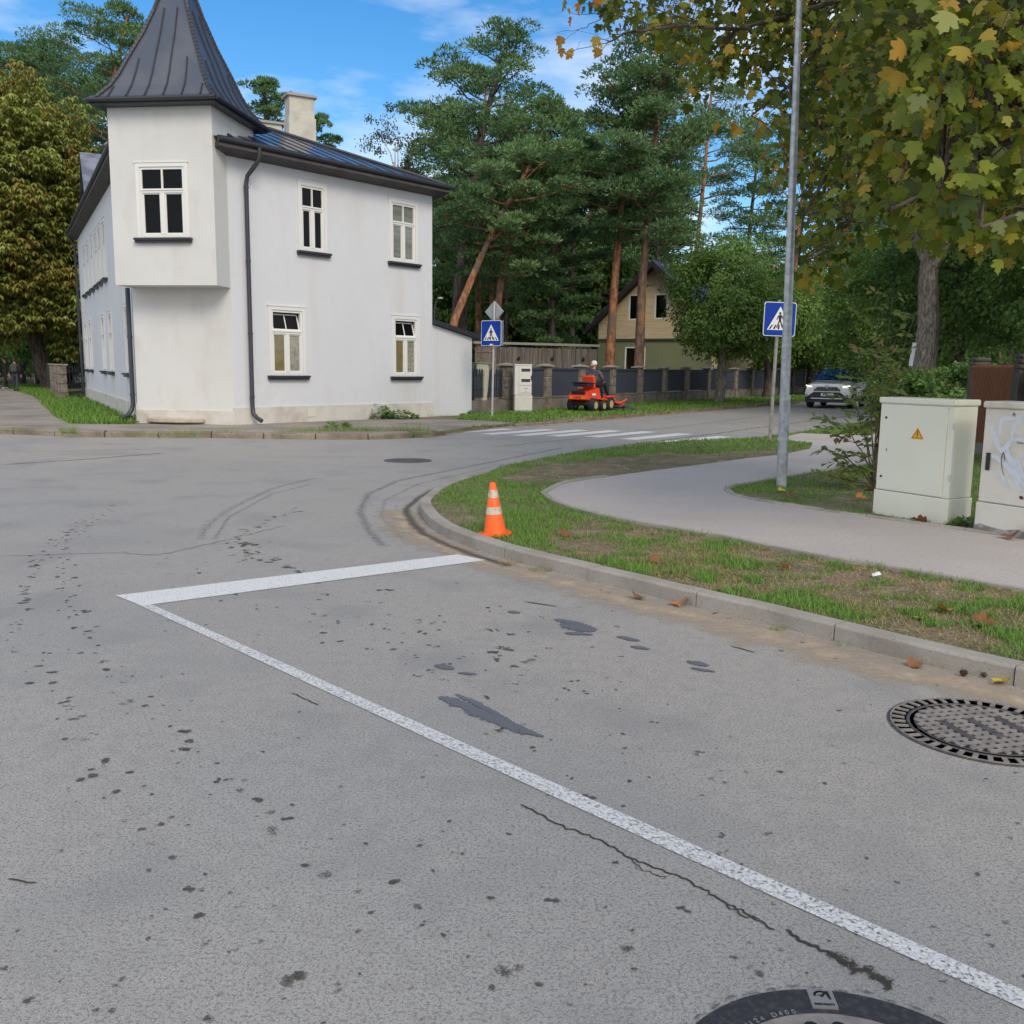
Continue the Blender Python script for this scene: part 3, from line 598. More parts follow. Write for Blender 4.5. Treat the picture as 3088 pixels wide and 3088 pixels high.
# turret body
tw=2.49; td=2.35; TC=C1-V*.72+U*(tw/2)+V*(td/2)
tz0=TF.hit(500,860)[1]; tz1=TF.hit(500,300)[1]
twin=pxwin(TF,150+705*.3882,1295*.3882,150+1052*.3882,1838*.3882)
tm=MB(); wallgrid(tm,TF,0,tw,tz0,tz1,[twin])
FS=Frame(C2-V*.72,V,(U.x,U.y)); tm.face([FS.P(0,0,tz0),FS.P(td,0,tz0),FS.P(td,0,tz1),FS.P(0,0,tz1)])
FS2=Frame(C1-V*.72,V,(-U.x,-U.y)); tm.face([FS2.P(0,0,tz0),FS2.P(td,0,tz0),FS2.P(td,0,tz1),FS2.P(0,0,tz1)])
tm.face([FS.P(td,0,tz0),FS2.P(td,0,tz0),FS2.P(td,0,tz1),FS.P(td,0,tz1)])
tm.face([FS.P(0,0,tz0),FS.P(td,0,tz0),FS2.P(td,0,tz0),FS2.P(0,0,tz0)])
wpart('turret_wall',tm,PLAST2,house)
window(house,TF,*twin,(WDARK,WDARK,WDARK),casing='w')
# turret roof: bell-cast pyramid
ang=math.atan2(U.y,U.x); TM=Matrix.Translation((TC.x,TC.y,tz1))@Matrix.Rotation(ang,4,'Z')
prof=[(1.47,-.03),(1.36,.06),(1.16,.32),(1.01,.62),(.87,.98),(.60,1.62),(.40,2.2),(.2,2.9),(.02,3.6)]
prof=[(a*1.0,b) for a,b in prof]; sy=td/tw
tr=MB(TM)
for (a0,b0),(a1,b1) in zip(prof,prof[1:]):
    for k in range(4):
        q=Matrix.Rotation(k*math.pi/2,4,'Z'); tr.face([(-a0,-a0,b0),(a0,-a0,b0),(a1,-a1,b1),(-a1,-a1,b1)],q)
o=wpart('turret_roof',tr,METAL,house)
se=MB(TM)
for k in range(4):
    q=Matrix.Rotation(k*math.pi/2,4,'Z')
    for x in (-1.1,-.66,-.22,.22,.66,1.1):
        pts=[]
        for (a0,b0),(a1,b1) in zip(prof,prof[1:]):
            xx=x*(.72+.28*1)
            if a0>abs(xx)*1.0:
                pts.append((xx*(1-.45*(b0/3.6)),-a0-.012,b0+.012))
        pts=[p for p in pts if abs(p[0])<abs(p[1])-.02]
        if len(pts)>1: se.tube(pts,.017,5,q)
op=wpart('roof_seam',se,METALS,house)
rc=MB(TM)
for k in range(4):
    q=Matrix.Rotation(k*math.pi/2,4,'Z'); path=[Vector((a,-a,b)) for a,b in prof]
    pp=[]; 
    for a,b in zip(path,path[1:]):
        n=max(1,int((b-a).length/.10)); pp+=[a.lerp(b,i/n) for i in range(n)]
    for i in range(len(pp)-1):
        a,b=pp[i],pp[i+1]; c=(a+b)/2; d=(b-a).normalized()
        rc.tube([a-d*.02,a+d*.05,b+d*.015],[.055,.058,.036],6,q)
wpart('ridge_caps',rc,METALS,house,smooth=True)
ev=MB(TM); e=1.47
ev.box((-e,-e,-.15),(e,e,-.11))
for k in range(4):
    q=Matrix.Rotation(k*math.pi/2,4,'Z'); ev.box((-e-.02,-e-.02,-.11),(e+.02,-e+.03,-.03),q); ev.tube([(-e-.05,-e-.06,-.06),(e+.05,-e-.06,-.06)],.05,8,q)
wpart('turret_eaves',ev,GUTTER,house)
# main roof
VC=C1-LD*2.23; 
def iso(p,z): return Vector((p.x,p.y,z))
def lineint(p,d,q,e):
    den=d.x*e.y-d.y*e.x; t=((q.x-p.x)*e.y-(q.y-p.y)*e.x)/den; return p+d*t
nR=Vector((FR.n.x,FR.n.y)); nL=Vector((FL.n.x,FL.n.y)); oh=.42; ohL=.28
eR=(Rc+nR*oh); eL=(C1+nL*ohL); eB=Rc-nL*.28; eF=Lc-nR*.4
EV=lineint(eR,RD,eL,LD); ER=lineint(eR,RD,eB,LD); EB=lineint(eB,LD,eF,RD); EL=lineint(eF,RD,eL,LD)
A=Vector((-6.92,27.74)); zA=atY(808,391,27.74).z
ZV=ZE+.04
A2=A+LD*(LEN-4.5)
def clip(poly, p0, n):   # keep points with (p-p0).n>=0
    out=[]
    for i in range(len(poly)):
        a,b=poly[i],poly[(i+1)%len(poly)]; da=(a.x-p0.x)*n.x+(a.y-p0.y)*n.y; db=(b.x-p0.x)*n.x+(b.y-p0.y)*n.y
        if da>=0: out.append(a)
        if (da>=0)!=(db>=0): out.append(a.lerp(b,da/(da-db)))
    return out
tfp=C1-V*.66
roofp=[clip([iso(EV,ZV),iso(ER,ZV),iso(A,zA)],tfp,V), clip([iso(EL,ZV),iso(EV,ZV),iso(A,zA),iso(A2,zA)],tfp,V), [iso(ER,ZV),iso(EB,ZV),iso(A2,zA),iso(A,zA)], [iso(EB,ZV),iso(EL,ZV),iso(A2,zA)]]
rm=MB()
for p in roofp: rm.face(p)
roof=wpart('roof',rm,SEAMROOF,house)
def seams(poly, a, b, sp, m2, wd=.03, ht=.035, s0=.25):
    a=Vector(a);b=Vector(b); d=(b-a).normalized(); nrm=(poly[1]-poly[0]).cross(poly[2]-poly[1]).normalized()
    if nrm.z<0: nrm=-nrm
    up=nrm.cross(d).normalized(); 
    if up.z<0: up=-up
    P2=[((p-a).dot(d),(p-a).dot(up)) for p in poly]; L_=(b-a).length; s=s0
    while s<L_:
        ts=[]
        for (x0,y0),(x1,y1) in zip(P2,P2[1:]+P2[:1]):
            if (x0>s)!=(x1>s): ts.append(y0+(y1-y0)*(s-x0)/(x1-x0))
        if len(ts)>=2:
            t0,t1=min(ts),max(ts)
            if t1-t0>.15:
                c0=a+d*s+up*t0; c1=a+d*s+up*(t1-.03); M=Matrix((( d.x,up.x,nrm.x,c0.x),(d.y,up.y,nrm.y,c0.y),(d.z,up.z,nrm.z,c0.z),(0,0,0,1)))
                m2.box((-wd/2,0,.002),(wd/2,(c1-c0).length,ht),M)
        s+=sp
sm2=MB(); seams(roofp[0],iso(EV,ZV),iso(ER,ZV),.50,sm2,wd=.022,ht=.018); seams(roofp[1],iso(EV,ZV),iso(EL,ZV),.55,sm2,wd=.022,ht=.02)
for a,b in ((iso(ER,ZV),iso(A,zA)),(iso(A,zA),iso(A2,zA)),(iso(EV,ZV).lerp(iso(A,zA),.5),iso(A,zA))): sm2.tube([a+Vector((0,0,.02)),b+Vector((0,0,.03))],.05,6)
sop=sm2.build('roof_seam',METALS); sop.parent=roof
# eaves: soffit, fascia, gutter
ea=MB(); t0=(lineint(eR,RD,tfp,U)-C2).dot(RD)
def eave(fr,s0,s1,oh_,b):
    M=fr.M()
    b.add([(s0,-oh_-.06,ZE-.16),(s1,-oh_-.06,ZE-.16),(s1,0,ZE-.24),(s0,0,ZE-.24),(s0,-oh_-.06,ZE-.1),(s1,-oh_-.06,ZE-.1),(s1,0,ZE-.02),(s0,0,ZE-.02)],[(0,3,2,1),(4,5,6,7),(0,1,5,4),(1,2,6,5),(2,3,7,6),(3,0,4,7)],M)
    b.box((s0,-oh_-.03,ZE-.17),(s1,-oh_+.0,ZE+.035),M)
eave(FR,t0+.02,6.66+.24,oh,ea); eave(FL,-.35,LEN+.3,ohL,ea); 
FX=Frame(Rc,-LD,(nL.x*-1,nL.y*-1)); eave(FX,-LEN-.3,.0,oh,ea)
wpart('eaves',ea,SOFFIT,house)
gt=MB(); gt.tube([FR.P(t0+.03,oh+.07,ZE+.005),FR.P(6.66+.34,oh+.07,ZE-.01)],.065,10); gt.tube([FL.P(-.3,ohL+.07,ZE+.0),FL.P(LEN+.45,ohL+.07,ZE-.02)],.065,10)
wpart('gutter',gt,GUTTER,house,smooth=True)
fl=MB(); fl.box((.80,-.0,ZE+.03),(td+.02,-.04,ZE+.27),FS.M()) ; wpart('roof_flashing',fl,GUTTER,house)
def downpipe(fr,s,ztop,zbot,out0):
    b=MB(); P=fr.P
    b.tube([P(s+.02,out0,ztop),P(s+.02,out0,ztop-.22),P(s-.02,out0-.05,ztop-.36),P(s-.08,.13,ztop-.62),P(s-.1,.10,ztop-.8),P(s-.1,.10,zbot+.35),P(s-.1,.13,zbot+.17),P(s-.06,.24,zbot+.06),P(s-.02,.36,zbot)],[.052]*9,12)
    for z in (ztop-.9,ztop-2.6,ztop-4.3,zbot+.55): b.lathe([(.062,0),(.062,.05)],12,Matrix.Translation(P(s-.1,.10,z)))
    wpart('downpipe',b,mat('downpipe_metal',(.045,.05,.062),.4,metal=.2),house,smooth=True)
sdp,_=FR.hit(745,900); downpipe(FR,sdp+.1,ZE-.02,.18,oh+.07)
b=MB(); P=FL.P; b.tube([P(.12,.09,tz0),P(.12,.09,.55),P(.12,.12,.42),P(.05,.22,.28),P(-.05,.42,.2)],.055,12)
for z in (.75,2.15): b.lathe([(.065,0),(.065,.05)],12,Matrix.Translation(P(.12,.09,z)))
wpart('downpipe',b,MATS['downpipe_metal'],house,smooth=True)
b=MB(); P=FL.P; b.tube([P(LEN-.2,ohL+.07,ZE),P(LEN-.2,ohL,ZE-.25),P(LEN-.2,.12,ZE-.5),P(LEN-.2,.1,.3)],.05,8); wpart('downpipe',b,MATS['downpipe_metal'],house,smooth=True)
# chimneys
def chimney(xl,xr,yt,yb,Y,par,wid):
    c=atY((xl+xr)/2,yb,Y); t=atY((xl+xr)/2,yt,Y); h=t.z
    b=MB(Matrix.Translation((c.x,c.y,0))@Matrix.Rotation(math.atan2(LD.y,LD.x),4,'Z'))
    b.box((-wid*.36,-wid*.5,zA-1.2),(wid*.36,wid*.5,h-.5*(h-zA))); b.box((-wid*.33,-wid*.46,h-.5*(h-zA)),(wid*.33,wid*.46,h-.07)); o=wpart('chimney',b,mat('chimney_plaster',(.55,.53,.45),.95,noise=[(3,(.42,.40,.35),.45,.7,5)]),par)
    b=MB(Matrix.Translation((c.x,c.y,0))@Matrix.Rotation(math.atan2(LD.y,LD.x),4,'Z')); b.box((-wid*.42,-wid*.56,h-.07),(wid*.42,wid*.56,h)); k=wpart('chimney_cap',b,mat('cap_stone',(.36,.33,.30),.9),o)
chimney(866,944,291,420,29.2,roof,.80); chimney(775,845,371,400,32.5,roof,.8)
# dormer on the long side
dm=MB(); FD=Frame(C1+LD*8.0,LD,(nL.x,nL.y)); Mz=FD.M(); dt=7.85
dw=.80
FDn=ohL+.02
dm.add([FD.P(-dw,FDn,ZE+.05),FD.P(dw,FDn,ZE+.05),FD.P(0,FDn,dt),FD.P(-dw,-1.2,ZE+.05),FD.P(dw,-1.2,ZE+.05),FD.P(0,-2.6,dt)],[(0,1,2),(3,5,4),(0,3,4,1)])
wpart('dormer_face',dm,GUTTER,house)
dr=MB(); dr.face([FD.P(-dw-.08,FDn+.12,ZE),FD.P(0,FDn+.12,dt+.04),FD.P(0,-3.0,dt+.04),FD.P(-dw-.08,-.6,ZE)]); dr.face([FD.P(dw+.08,FDn+.12,ZE),FD.P(0,FDn+.12,dt+.04),FD.P(0,-3.0,dt+.04),FD.P(dw+.08,-.6,ZE)])
wpart('dormer_roof',dr,SEAMROOF,house)
# annex lean-to
s1,_=FR.hit(1424,1130); _,zL=FR.hit(1299,978); _,zR=FR.hit(1424,1019)
an=MB(); a0=6.662; D=3.2
P=FR.P
v=[P(a0,-.02,.05),P(s1,-.02,.05),P(s1,-.02,zR),P(a0,-.02,zL),P(a0,-D,.05),P(s1,-D,.05),P(s1,-D,zR),P(a0,-D,zL)]
an.add(v,[(0,1,2,3),(1,5,6,2),(5,4,7,6),(3,2,6,7)]); wpart('annex_wall',an,PLAST,house)
ar=MB(); sl=(zR-zL)/(s1-a0); e1=s1+.42
ar.add([P(a0,.12,zL+.02),P(e1,.12,zR+.02+sl*.42),P(e1,-D,zR+.02+sl*.42),P(a0,-D,zL+.02),P(a0,.12,zL+.14),P(e1,.12,zR+.14+sl*.42),P(e1,-D,zR+.14+sl*.42),P(a0,-D,zL+.14)],[(0,3,2,1),(4,5,6,7),(0,1,5,4),(1,2,6,5),(2,3,7,6),(3,0,4,7)]); wpart('annex_roof',ar,GUTTER,house)
# half-round stone step leaning at the turret foot
st=MB(); q_=FC.P(1.02,.045,0); px,py=q_.x,q_.y; n=18
pol=[(.74*math.cos(math.pi*i/n-math.pi),.34*math.sin(math.pi*i/n-math.pi)) for i in range(n+1)]
st.prism(pol,.10,.19); so=thing('stone_step','half-round pale stone slab lying at the turret foot','stone slab',(px,py,.035),ang); part('slab',st,mat('slab_stone',(.50,.44,.35),.9,noise=[(6,(.36,.30,.22),.4,.7,6)]),so,bevel=.015)
# ================================================================ FENCES, FAR HOUSE, STREET FURNITURE
F0=Vector((-.2,31.58)); FDIR=Vector((.523,.852)).normalized(); FF=Frame(F0,FDIR,(.85,-.52)); FM=FF.M()
fence=thing('fence','navy corrugated metal fence with split stone block posts','fence',(F0.x,F0.y,0))
posts=[0,2.62,5.24,7.9,10.6,13.3,16.0,18.9,20.3,23.1,25.9,28.7,31.5,34.3,37.1,39.9,42.7]
def blockpost(M,x,ztop,wd=.38,n=3,z0=.5,cap=True,par=None,m=BLOCK):
    b=MB(M); b.box((x-wd/2,-.14,0),(x+wd/2,.24,z0)); h=(ztop-z0)/n
    for i in range(n): b.box((x-wd/2+.01,-.12,z0+i*h+.012),(x+wd/2-.01,.22,z0+(i+1)*h),bev=.02)
    o=wpart('post',b,m,par)
    if cap:
        c=MB(M); q=wd/2+.06; c.add([(x-q,-.20,ztop),(x+q,-.20,ztop),(x+q,.30,ztop),(x-q,.30,ztop),(x-q,-.2,ztop+.04),(x+q,-.2,ztop+.04),(x+q,.3,ztop+.04),(x-q,.3,ztop+.04),(x,.05,ztop+.10)],[(0,3,2,1),(0,1,5,4),(1,2,6,5),(2,3,7,6),(3,0,4,7),(4,5,8),(5,6,8),(6,7,8),(7,4,8)]); wpart('capstone',c,CONCL,o)
for x in posts: blockpost(FM,x,1.60,par=fence)
bw=MB(FM)
for a,b_ in zip(posts,posts[1:]): bw.box((a+.2,-.08,0),(b_-.2,.16,.50)); bw.box((a+.2,-.10,.50),(b_-.2,.18,.535))
wpart('base_wall',bw,CONCD,fence)
for a,b_ in zip(posts,posts[1:]):
    p=MB(FM); x=a+.19; k=0; ys=[0,.022,.022,0]
    while x<b_-.19:
        y0=ys[k%4]; y1=ys[(k+1)%4]; dx=.022
        p.face([(x,y0,.57),(x+dx,y1,.57),(x+dx,y1,1.55),(x,y0,1.55)]); x+=dx; k+=1
    p.box((a+.19,-.02,1.46),(b_-.19,-.004,1.50)); wpart('panel',p,NAVY,fence)
# picket gate left of the first post
gate=thing('picket_gate','dark picket gate between the grey annex corner and the fence','gate',(F0.x,F0.y,0))
pk=MB(FM)
for i in range(14):
    x=-.30-i*.145; pk.prism([(x-.045,.58),(x+.045,.58),(x+.045,1.44),(x,1.50),(x-.045,1.44)],0,.022,Matrix(((1,0,0,0),(0,0,1,.04),(0,1,0,0),(0,0,0,1))))
pk.box((-2.3,.063,.8),(-.22,.09,.87)); pk.box((-2.3,.063,1.25),(-.22,.09,1.32)); wpart('pickets',pk,NAVY,gate)
bs=MB(FM); bs.box((-2.4,-.06,0),(-.2,.14,.50)); wpart('base_wall',bs,CONCD,gate)
# leaning utility box on a rough stone foot
ub=thing('utility_box','tall leaning cream utility box on rough stone foot beside the annex','utility box',(*G(1445,1244,.1),.05),R_(-15))
M=Matrix.Rotation(R_(4.5),4,'Y'); b=MB(M); b.box((-.19,-.10,.42),(.19,.12,1.62),bev=.01); part('housing',b,mat('cream_box_paint',(.55,.54,.42),.6),ub)
b=MB(M); b.box((-.22,-.13,1.622),(.27,.15,1.655)); part('lid',b,CONCL,ub)
b=MB(); b.box((-.24,-.16,0),(.20,.18,.42),bev=.06); part('foot',b,mat('rough_stone',(.28,.25,.20),.95,noise=[(6,(.10,.085,.07),.42,.55,6)],bump=(12,1,.06)),ub)
b=MB(); b.tube([(-.02,0,1.63),(-.12,0,1.98),(.45,0,1.98),(.50,.02,1.9),(.50,.02,1.3)],.03,8); b.tube([(.0,-.02,1.65),(.14,-.02,1.95)],.03,6); part('pipe_bracket',b,mat('rusty_pipe',(.26,.17,.11),.85,noise=[(9,(.15,.12,.10),.4,.6,5)]),ub)
b=MB(); b.box((-.55,.2,.05),(-.2,.35,1.66)); part('side_panel',b,mat('grey_board',(.17,.175,.16),.9),ub)
# meter cabinet
mc=thing('meter_cabinet','white meter cabinet with two dark viewing windows before the navy fence','meter cabinet',(.36,31.0,.06),R_(9))
b=MB(); b.box((-.33,-.02,.10),(.26,.30,.60),bev=.02); part('plinth',b,GREYP,mc)
b=MB(); b.box((-.34,-.03,0),(.27,.31,.10)); part('foot',b,mat('dull_grey_foot',(.22,.26,.26),.8),mc)
b=MB(); b.box((-.34,-.03,.60),(.23,.30,1.56),bev=.015); b.box((-.35,-.045,1.56),(.24,.31,1.60)); part('housing',b,mat('cabinet_white',(.62,.62,.58),.5),mc)
d=MB(); d.box((-.19,-.05,.92),(.215,-.031,1.54)); do=part('door',d,mat('cabinet_white',(1,1,1)),mc)
for z in (1.36,1.03): q=MB(); q.box((-.12,-.056,z),(.17,-.0505,z+.095)); part('viewing_window',q,mat('viewing_glass',(.02,.02,.03),.15,spec=.8),do)
q=MB(); q.box((.20,-.085,1.08),(.222,-.0505,1.24)); part('handle',q,BLACKP,do)
d=MB(); d.box((-.19,-.05,.68),(.215,-.031,.89)); d2=part('lower_door',d,MATS['cabinet_white'],mc); q=MB(); q.box((-.04,-.055,.80),(.10,-.0505,.835)); part('label_plate',q,mat('faded_label',(.38,.38,.35),.6),d2)
q=MB(); q.prism([(.0,.70),(.06,.70),(.03,.755)],.0505,.054,Matrix(((1,0,0,0),(0,0,-1,0),(0,1,0,0),(0,0,0,1)))); part('warning_mark',q,mat('faded_label',(1,1,1)),d2)
# plank wall behind the fence
PW=Frame((-.68,41.0),(.87,.49),(.5,-.87)); pwt=thing('plank_wall','tall weathered grey plank wall behind the navy fence','wooden wall',(-.68,41,0))
b=MB(PW.M()); x=-1.1
while x<5.15:
    wd=random.uniform(.07,.17); b.box((x,random.uniform(0,.03),.1),(x+wd-.008,.05,2.42+random.uniform(-.03,.0))); x+=wd+.004
wpart('planks',b,GREYWOOD,pwt)
b=MB(PW.M()); b.box((-1.1,.05,.1),(5.2,.09,2.4)); wpart('backing',b,mat('brown_backing',(.055,.035,.025),.95),pwt)
b=MB(PW.M()); b.box((-1.2,-.08,2.52),(5.2,.16,2.62)); wpart('top_board',b,mat('grey_top_board',(.27,.26,.24),.9),pwt)
b=MB(PW.M())
for x in (1.0,2.7,4.35): b.lathe([(.085,0),(.085,.03),(.05,.03)],10,Matrix.Translation((x,-.02,1.95))@Matrix.Rotation(R_(90),4,'X'))
for i,x in enumerate((1.0,2.7,4.35)):
    q=MB(PW.M()); q.lathe([(.075,0),(.085,.03),(.02,.045)],10,Matrix.Translation((x,.0,1.95))@Matrix.Rotation(R_(90),4,'X')); wpart('knot_hole',q,BLACKP,pwt)
# green and beige house across the street
gd=Vector((.85,-.527)).normalized(); g0=Vector((4.86,55.5)); FG=Frame(g0,gd,(-.53,-.85)); GM=FG.M(); GW=6.9; gb=Vector((.527,.85)).normalized()
gh=thing('timber_house','house with green lower walls, beige timber gable and blue metal roof','house',(g0.x,g0.y,0))
zb=FG.hit(1850,1027)[1]; zap=FG.hit(1950,797)[1]+.15; zev=FG.hit(1800,960)[1]
uw=[pxwin(FG,1896,888,1929,965),pxwin(FG,1974,886,2013,962)]; lw=[pxwin(FG,1884,1046,1946,1110)]; lw=[(lw[0][0],lw[0][1],.9,lw[0][3])]
b=MB(); wallgrid(b,FG,0,GW,.0,zb,lw); wpart('lower_wall',b,mat('green_render',(.17,.19,.11),.9,noise=[(.5,(.21,.235,.13),.4,.7,4)]),gh)
BEI=mat('beige_boards',(.58,.47,.31),.8,noise=[((1,1,12),(.50,.405,.265),.45,.6,3)])
b=MB(); tb=MB(); F1=Frame((0,0),(1,0)); wallgrid(tb,F1,0,GW,zb+.10,zap,uw)
for f in tb.f:
    q=[Vector((tb.v[i].x,tb.v[i].z,-tb.v[i].y*(1 if True else 1))) for i in f]
    if max(abs(tb.v[i].y) for i in f)>1e-6:
        b.face([FG.P(p.x,-abs(p.z),p.y) for p in q]); continue
    k=(zap-.25-zev)/(GW/2)
    for sg in (1,-1):     # clip by both rakes
        out=[]
        def dd(p): return (p.x if sg==1 else GW-p.x)*k+zev-p.y
        for i in range(len(q)):
            a,c=q[i],q[(i+1)%len(q)]; da,dc=dd(a),dd(c)
            if da>=0: out.append(a)
            if (da>=0)!=(dc>=0): out.append(a.lerp(c,da/(da-dc)))
        q=out
        if len(q)<3: break
    if len(q)>=3: b.face([FG.P(p.x,0,p.y) for p in q])
o=wpart('gable_wall',b,BEI,gh)
b=MB(GM); z=zb+.25
while z<zap-.5:
    hw=GW/2 if z<zev else GW/2*(zap-.25-z)/(zap-.25-zev)
    segs=[(GW/2-hw,GW/2+hw)]
    for h in uw:
        if h[2]-.12<z<h[3]+.12:
            segs=[s for a,c in segs for s in ((a,min(c,h[0]-.14)),(max(a,h[1]+.14),c)) if s[1]>s[0]]
    for a,c in segs: b.box((a,-.012,z),(c,.0,z+.018))
    z+=.19
q=b.build('board_shadow_gap',mat('board_gap',(.16,.12,.08),.9)); q.parent=o; q.matrix_parent_inverse=o.matrix_parent_inverse.copy(); 
b=MB(GM); b.box((-.05,-.09,zb),(GW,.0,zb+.10)); wpart('belt_ledge',b,mat('dark_green_ledge',(.055,.065,.05),.7),gh)
sw=MB(); 
for p,q_ in ((g0,g0+gb*7),(g0+gd*GW,g0+gd*GW+gb*7)): sw.face([(p.x,p.y,0),(q_.x,q_.y,0),(q_.x,q_.y,zev),(p.x,p.y,zev)])
wpart('side_wall',sw,BEI,gh)
CAS=mat('beige_casing',(.45,.37,.25),.8)
for h in uw+lw:
    M=FG.M(); f=MB(M); a,c,z0,z1=h
    f.box((a,0,z0),(a+.07,.06,z1)); f.box((c-.07,0,z0),(c,.06,z1)); f.box((a,0,z1-.07),(c,.06,z1)); f.box((a,0,z0),(c,.06,z0+.07))
    wn=wpart('window',f,WFRAME,gh)
    def sub(nm,mb_,m_): o_=mb_.build(nm,m_); o_.parent=wn; o_.matrix_parent_inverse=wn.matrix_parent_inverse.copy()
    p=MB(M); p.box((a+.06,.04,z0+.06),(c-.06,.05,z1-.06)); sub('pane',p,WDARK)
    if h in uw:
        g_=MB(M); zt=z0+(z1-z0)*.62
        g_.box((a+.07,.005,zt),(c-.07,.045,zt+.045)); 
        for i in (1,2): x=a+.07+(c-a-.14)*i/3; g_.box((x-.018,.004,zt+.045),(x+.018,.044,z1-.07))
        g_.box((a+.07,.003,(zt+z1)/2),(c-.07,.043,(zt+z1)/2+.035)); sub('glazing_bars',g_,WFRAME)
    e=.11; k=MB(M); k.box((a-e,-.03,z0-.03),(a,.02,z1+e)); k.box((c,-.03,z0-.03),(c+e,.02,z1+e)); k.box((a,-.03,z1),(c,.02,z1+e)); sub('casing',k,CAS)
    k=MB(M); k.box((a-e-.03,-.10,z0-.09),(c+e+.03,-.031,z0-.03)); sub('sill',k,mat('brown_sill',(.12,.08,.05),.7))
BLUER=mat('blue_metal_roof',(.055,.085,.17),.35,metal=.4)
rf=MB(); o_=.45; P=FG.P; rise=(zap-zev)/(GW/2)
for sx,s0 in ((-1,0),(1,GW)):
    e0=s0+sx*.5; ze=zev-.5*rise
    n0=.55; pts=[P(e0,n0,ze),P(GW/2,n0,zap),P(GW/2,-7.2,zap),P(e0,-7.2,ze)]
    rf.add(pts+[p+Vector((0,0,-.06)) for p in pts],[(0,1,2,3),(4,7,6,5),(0,4,5,1),(1,5,6,2),(2,6,7,3),(3,7,4,0)])
ro=wpart('roof',rf,BLUER,gh)
se=MB(); 
for k in range(24):
    n_=.5-k*.33; a=P(GW+.5,n_,zev-.5*rise+.015); c=P(GW/2,n_,zap+.015); se.tube([a,c],.018,4)
q=wpart('roof_seam',se,BLUER,ro)
bg_=MB(); 
for sx,s0 in ((-1,0),(1,GW)):
    a=P(s0+sx*.55,.58,zev-.55*rise-.05); c=P(GW/2,.58,zap-.05); d=(c-a).normalized(); w1=Vector((0,0,-.30)); nn=Vector((FG.n.x,FG.n.y,0))*-.5
    vs=[a,c,c+w1,a+w1]; vs+= [v+nn for v in vs]; bg_.add(vs,[(0,1,2,3),(7,6,5,4),(0,4,5,1),(1,5,6,2),(2,6,7,3),(3,7,4,0)])
wpart('bargeboard',bg_,mat('dark_brown_board',(.022,.017,.016),.8),gh)
# orange slat fence and blocks on the right
oa=Vector(G(2916,1359,.1)); ob=Vector(G(2959,1370,.1)); OF=Frame(oa,ob-oa,(-1,-1)); OM=OF.M(); oft=thing('slat_fence','orange-brown slatted fence with dark rounded stone posts at the right edge','fence',(oa.x,oa.y,0))
zt=OF.hit(2960,1102)[1]; sE=OF.hit(3066,1300)[0]; b=MB(OM); x=-.02
while x<sE+1.6:
    if not (sE<x<sE+.30): b.box((x,-.02,.3),(x+.040,.012,zt))
    x+=.072
wpart('slats',b,FENCEO,oft); b=MB(OM); b.box((-.05,.013,.32),(sE+1.6,.03,zt-.02)); wpart('backing',b,mat('slat_backing',(.035,.018,.012),.9),oft)
b=MB(OM); b.box((-.2,-.05,.0),(sE+1.7,.12,.30)); wpart('base_wall',b,CONCD,oft)
for x,zz,yy in ((-.12,zt+.17,.14),(sE-.14,zt+.10,.9),(sE+.15,zt+.2,.0)):
    b=MB(OM@Matrix.Translation((x,yy,0))); r_=.15
    b.box((-r_,-r_,0),(r_,r_,zz-.28)); 
    for k in range(3): b.box((-r_+.0,-r_,zz-.27+k*.085),(r_,r_,zz-.195+k*.085),bev=.025)
    wpart('post',b,mat('dark_stone_post',(.085,.075,.062),.9,noise=[(9,(.05,.045,.04),.4,.6,4)]),oft)
# stone fence and gate at far left
LG=G(186,1203,.1); LF=Frame(LG,LD,(-.88,-.47)); LM=LF.M(); lf=thing('block_fence','grey split-block fence receding left of the white house','fence',(LG[0],LG[1],0))
for i in range(4):
    b=MB(LM); x=.3+i*2.4
    b.box((x-.28,-.12,0),(x+.28,.26,.32))
    for k in range(3): b.box((x-.25,-.1,.33+k*.36),(x+.25,.24,.67+k*.36),bev=.02)
    o=wpart('post',b,BLOCK,lf); c=MB(LM); c.box((x-.3,-.15,1.41),(x+.3,.29,1.46)); wpart('capstone',c,CONCL,o)
b=MB(LM); b.box((-.1,-.02,0),(9,.16,.30)); wpart('base_wall',b,CONCD,lf)
b=MB(LM); 
for i in range(50): b.box((.6+i*.165,.02,.34),(.6+i*.165+.12,.05,1.36))
wpart('boards',b,mat('dark_boards',(.05,.045,.042),.9),lf)
GP=G(258,1192,.1); LG2=Frame(LG,(GP[0]-LG[0],GP[1]-LG[1]),(0,-1)); w2=(Vector(GP)-Vector(LG)).length
lg=thing('picket_gate','dark picket gate with white latch between block post and white house','gate',(LG[0],LG[1],0)); b=MB(LG2.M())
n=7
for i in range(n):
    x=.42+i*(w2-.45)/n; b.box((x,-.01,.42),(x+.10,.012,1.38+.03*math.sin(i)))
b.box((.4,.013,.6),(w2,.04,.68)); b.box((.4,.013,1.12),(w2,.04,1.2)); wpart('pickets',b,mat('dark_picket',(.055,.058,.07),.8),lg)
b=MB(LG2.M()); b.box((.25,-.05,0),(w2+.1,.12,.36)); wpart('base_wall',b,CONCD,lg); b=MB(LG2.M()); b.box((.50,-.04,.88),(.55,-.011,1.02)); wpart('latch',b,SWHITE,lg)
bf=thing('board_fence','dark board fence along the left footpath beyond the block fence','fence',(LG[0]+LD.x*9,LG[1]+LD.y*9,0)); b=MB(LM)
for i in range(90): b.box((9.2+i*.2,.0,.1),(9.2+i*.2+.17,.03,1.5))
wpart('boards',b,MATS['dark_boards'],bf)
